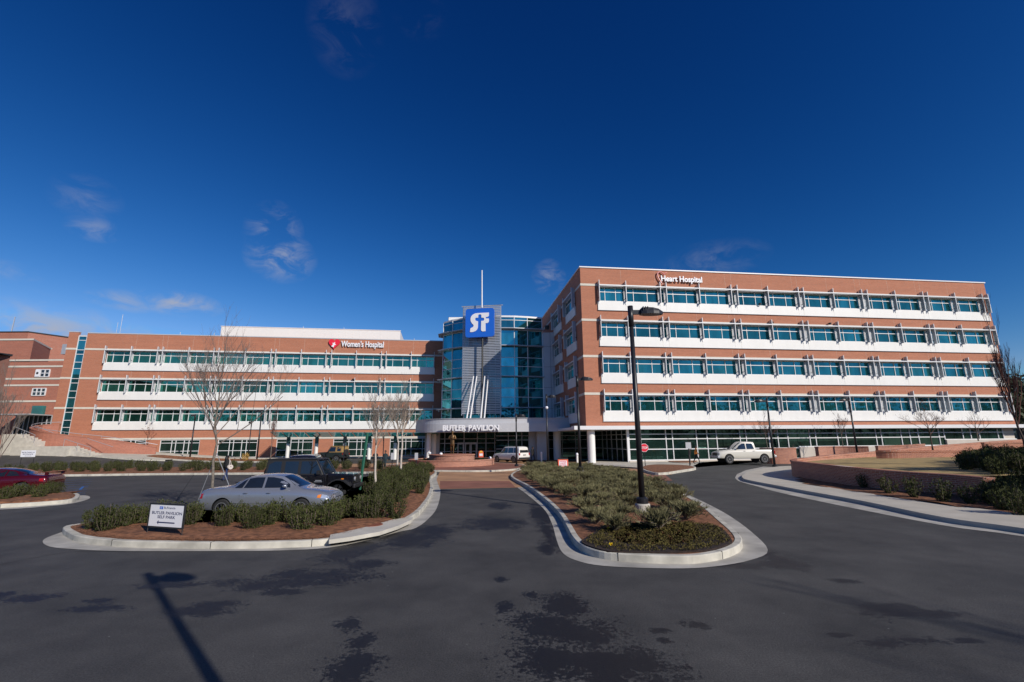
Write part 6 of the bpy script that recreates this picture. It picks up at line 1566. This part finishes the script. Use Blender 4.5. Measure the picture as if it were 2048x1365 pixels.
# ------------------------------------------------------------------ people
def figure(joints, edges, radii, name, mats, zone, parent, sub=2, s=1.0):
    """one continuous skinned body from a joint skeleton"""
    me = bpy.data.meshes.new(name); names = list(joints); me.from_pydata([tuple(Vector(joints[k]) * s) for k in names], [(names.index(a), names.index(c)) for a, c in edges], []); me.update()
    o = bpy.data.objects.new(name, me); COL.objects.link(o)
    md = o.modifiers.new('s', 'SKIN'); md.use_smooth_shade = True
    sv = me.skin_vertices[0].data
    for i, k in enumerate(names): r = radii[k]; r = r if isinstance(r, tuple) else (r, r); sv[i].radius = (r[0] * s, r[1] * s); sv[i].use_root = (k == 'pelvis')
    if sub: sm_ = o.modifiers.new('u', 'SUBSURF'); sm_.levels = sub; sm_.render_levels = sub
    bpy.context.view_layer.update(); me2 = bpy.data.meshes.new_from_object(o.evaluated_get(bpy.context.evaluated_depsgraph_get())); bpy.data.objects.remove(o)
    me2.materials.clear()
    for m in mats: me2.materials.append(M[m])
    for p in me2.polygons: p.material_index = zone(p.center / s); p.use_smooth = True
    o = bpy.data.objects.new(name, me2); COL.objects.link(o); o.parent = parent; return o


def person(label, x, y, z, rz, mats, stride=.2, arms='walk', s=1.0, hair='hair', longhair=False, coat=None, cat='person', name='person', body_zone=None, sub=2):
    t = thing(name, label, cat, (x, y, z), rz)
    J = {'pelvis': (0, 0, .93), 'waist': (0, 0, 1.08), 'chest': (.01, 0, 1.28), 'neckb': (0, 0, 1.43), 'neck': (.015, 0, 1.50), 'head': (.03, 0, 1.59), 'crown': (.02, 0, 1.71)}
    Rr = {'pelvis': (.115, .15), 'waist': (.10, .13), 'chest': (.11, .165), 'neckb': (.06, .09), 'neck': .052, 'head': (.092, .075), 'crown': (.065, .06)}
    E = [('pelvis', 'waist'), ('waist', 'chest'), ('chest', 'neckb'), ('neckb', 'neck'), ('neck', 'head'), ('head', 'crown')]
    for sd_, sg in (('L', 1), ('R', -1)):
        st = stride * sg
        J['hip' + sd_] = (0, .09 * sg, .88); J['knee' + sd_] = (st * .55 + .03, .10 * sg, .50); J['ank' + sd_] = (st - (.08 if st < 0 else 0), .10 * sg, .085 + (.05 if st < 0 else 0)); J['toe' + sd_] = (st + .14, .11 * sg, .035)
        for k, r in (('hip', .09), ('knee', .058), ('ank', .042), ('toe', .038)): Rr[k + sd_] = r
        E += [('pelvis', 'hip' + sd_), ('hip' + sd_, 'knee' + sd_), ('knee' + sd_, 'ank' + sd_), ('ank' + sd_, 'toe' + sd_)]
        J['sh' + sd_] = (0, .18 * sg, 1.40)
        if arms == 'walk': J['el' + sd_] = (-st * .35 - .02, .235 * sg, 1.13); J['wr' + sd_] = (-st * .6 + .06, .24 * sg, .90); J['ha' + sd_] = (-st * .65 + .09, .235 * sg, .82)
        elif arms == 'read': J['el' + sd_] = (.04, .27 * sg, 1.14); J['wr' + sd_] = (.24, .13 * sg, 1.17); J['ha' + sd_] = (.30, .07 * sg, 1.19)
        for k, r in (('sh', .062), ('el', .045), ('wr', .030), ('ha', .032)): Rr[k + sd_] = r
        E += [('chest', 'sh' + sd_), ('sh' + sd_, 'el' + sd_), ('el' + sd_, 'wr' + sd_), ('wr' + sd_, 'ha' + sd_)]
        hx = Vector(J['ha' + sd_]); dv = (hx - Vector(J['wr' + sd_])).normalized()
        for k in range(4): J['f%d%s' % (k, sd_)] = tuple(hx + dv * (.07 - abs(k - 1.4) * .008) + Vector((-.028 + k * .02, -.01 * sg, .0 if arms == 'walk' else .01 * k))); Rr['f%d%s' % (k, sd_)] = .009; E.append(('ha' + sd_, 'f%d%s' % (k, sd_)))
        J['th' + sd_] = tuple(hx + dv * .02 + Vector((.035, -.02 * sg, .02))); Rr['th' + sd_] = .01; E.append(('ha' + sd_, 'th' + sd_))
    def zone(c):
        if body_zone: return body_zone(c)
        if c.z > 1.47: return 0
        if c.z < .07: return 3
        if c.z < .94 and abs(c.y) < .19: return 2
        if c.z < .88 and abs(c.y) >= .19: return 0
        return 1
    figure(J, E, Rr, 'body', mats, zone, t, sub, s)
    b = MB(); b.lathe([(.0, -.095), (.07, -.085), (.098, -.03), (.10, .03), (.08, .085), (.04, .115), (0, .12)], 14, (.0, 0, 0)); o = b.build('hair', hair, t, (-.012 * s, 0, 1.645 * s), smooth=True); o.scale = (1.02 * s, .9 * s, .85 * s)
    b = MB(); b.lathe([(0, -.02), (.014, -.016), (.012, .01), (0, .02)], 8, (.118, 0, 1.60)); b.lathe([(0, -.004), (.009, 0), (0, .004)], 6, (.11, .032, 1.625)); b.lathe([(0, -.004), (.009, 0), (0, .004)], 6, (.11, -.032, 1.625)); b.tube([(.108, -.022, 1.565), (.113, 0, 1.563), (.108, .022, 1.565)], .005, 4)
    o = b.build('face', [mats[0]], t, smooth=True); o.scale = (s, s, s)
    if longhair: b = MB(); b.tube([(-.05, 0, 1.68), (-.10, 0, 1.55), (-.12, 0, 1.40), (-.11, 0, 1.28)], [.09, .10, .09, .04], 10); o = b.build('long_hair', hair, t, smooth=True); o.scale = (s, s, s)
    return t


x, y = G(456, 962); t = person('woman in black coat and jeans carrying a cream shoulder bag, walking away', -19.95, 33.6, 0, R(68), ['skin', 'black_cloth', 'jeans', 'trim'], .2, longhair=True, s=.98)
b = MB(); b.lathe([(.145, .86), (.17, 1.0), (.15, 1.12), (.185, 1.36), (.12, 1.45), (0, 1.46)], 14); o = b.build('coat', 'black_cloth', t, smooth=True); o.scale = (.95, 1.12, .98)
t2 = thing('shoulder_bag', 'cream shoulder bag with long strap on the woman in black', 'bag', (-19.95, 33.6, 0), R(68))
b = MB(); q = []
for k in range(20): a = 2 * math.pi * k / 20; q.append((.02 + .19 * math.cos(a), .93 + .17 * math.sin(a) * (1.0 if math.sin(a) < 0 else .85)))
poly_xz(b, q, -.36, -.24); b.build('pouch', 'bag', t2)
b = MB(); b.tube([(-.08, -.30, 1.03), (-.03, -.26, 1.3), (.0, -.17, 1.47), (.04, -.25, 1.3), (.10, -.30, 1.03)], .018, 5); b.build('strap', 'bag', t2); b = MB(); b.lathe([(0, -.01), (.03, -.008), (.03, .004), (0, .006)], 10, (.02, -.365, .95), 0, 'y'); b.build('clasp', 'trim', t2)

person('person in black walking on the court left of the pale tree trunks', V(747, 930, 46)[0], 46.5, 0, R(-70), ['skin', 'black_cloth', 'black_cloth', 'trim'], .16)
person('person in dark green clothes half hidden behind a pale tree trunk', V(767, 930, 45.5)[0], 46.0, 0, R(-100), ['skin', 'navy_cloth', 'navy_cloth', 'trim'], .1)
person('person in dark clothes walking in the shade under the porch', V(1065.5, 905, 58.5)[0], 58.5, .02, R(-60), ['skin', 'black_cloth', 'black_cloth', 'trim'], .22, s=1.04)
person('man in orange jacket and dark trousers striding left of the white pickup', V(1392, 905, 49)[0], 49.0, .13, R(-20), ['skin', 'orange_cloth', 'black_cloth', 'trim'], .28, s=1.03)

# bronze statue of a standing man with a book
ss_ = 1.38
t = person('bronze statue of a standing man in long coat reading a book', PC[0] + .05, PC[1] - .2, 1.21, R(-97), ['bronze'] * 4, .05, arms='read', s=ss_, hair='bronze', cat='statue', name='statue', body_zone=lambda c: 0)
b = MB(); b.lathe([(.17, .62), (.16, .82), (.145, 1.05), (.165, 1.34), (.12, 1.44), (.07, 1.45)], 16); o = b.build('coat', 'bronze', t, smooth=True); o.scale = (ss_ * .82, ss_ * 1.05, ss_)
b = MB(); b.box(.22, .26, -.14, .14, 1.14, 1.20); b.quad([(.2, 0, 1.17), (.32, 0, 1.19), (.32, .15, 1.25), (.2, .15, 1.23)]); b.quad([(.2, -.15, 1.23), (.32, -.15, 1.25), (.32, 0, 1.19), (.2, 0, 1.17)]); o = b.build('book', 'bronze', t); o.scale = (ss_, ss_, ss_)
b = MB(); b.lathe([(.42, -.12), (.42, .0), (0, .001)], 20); b.build('plinth', 'bronze', t)
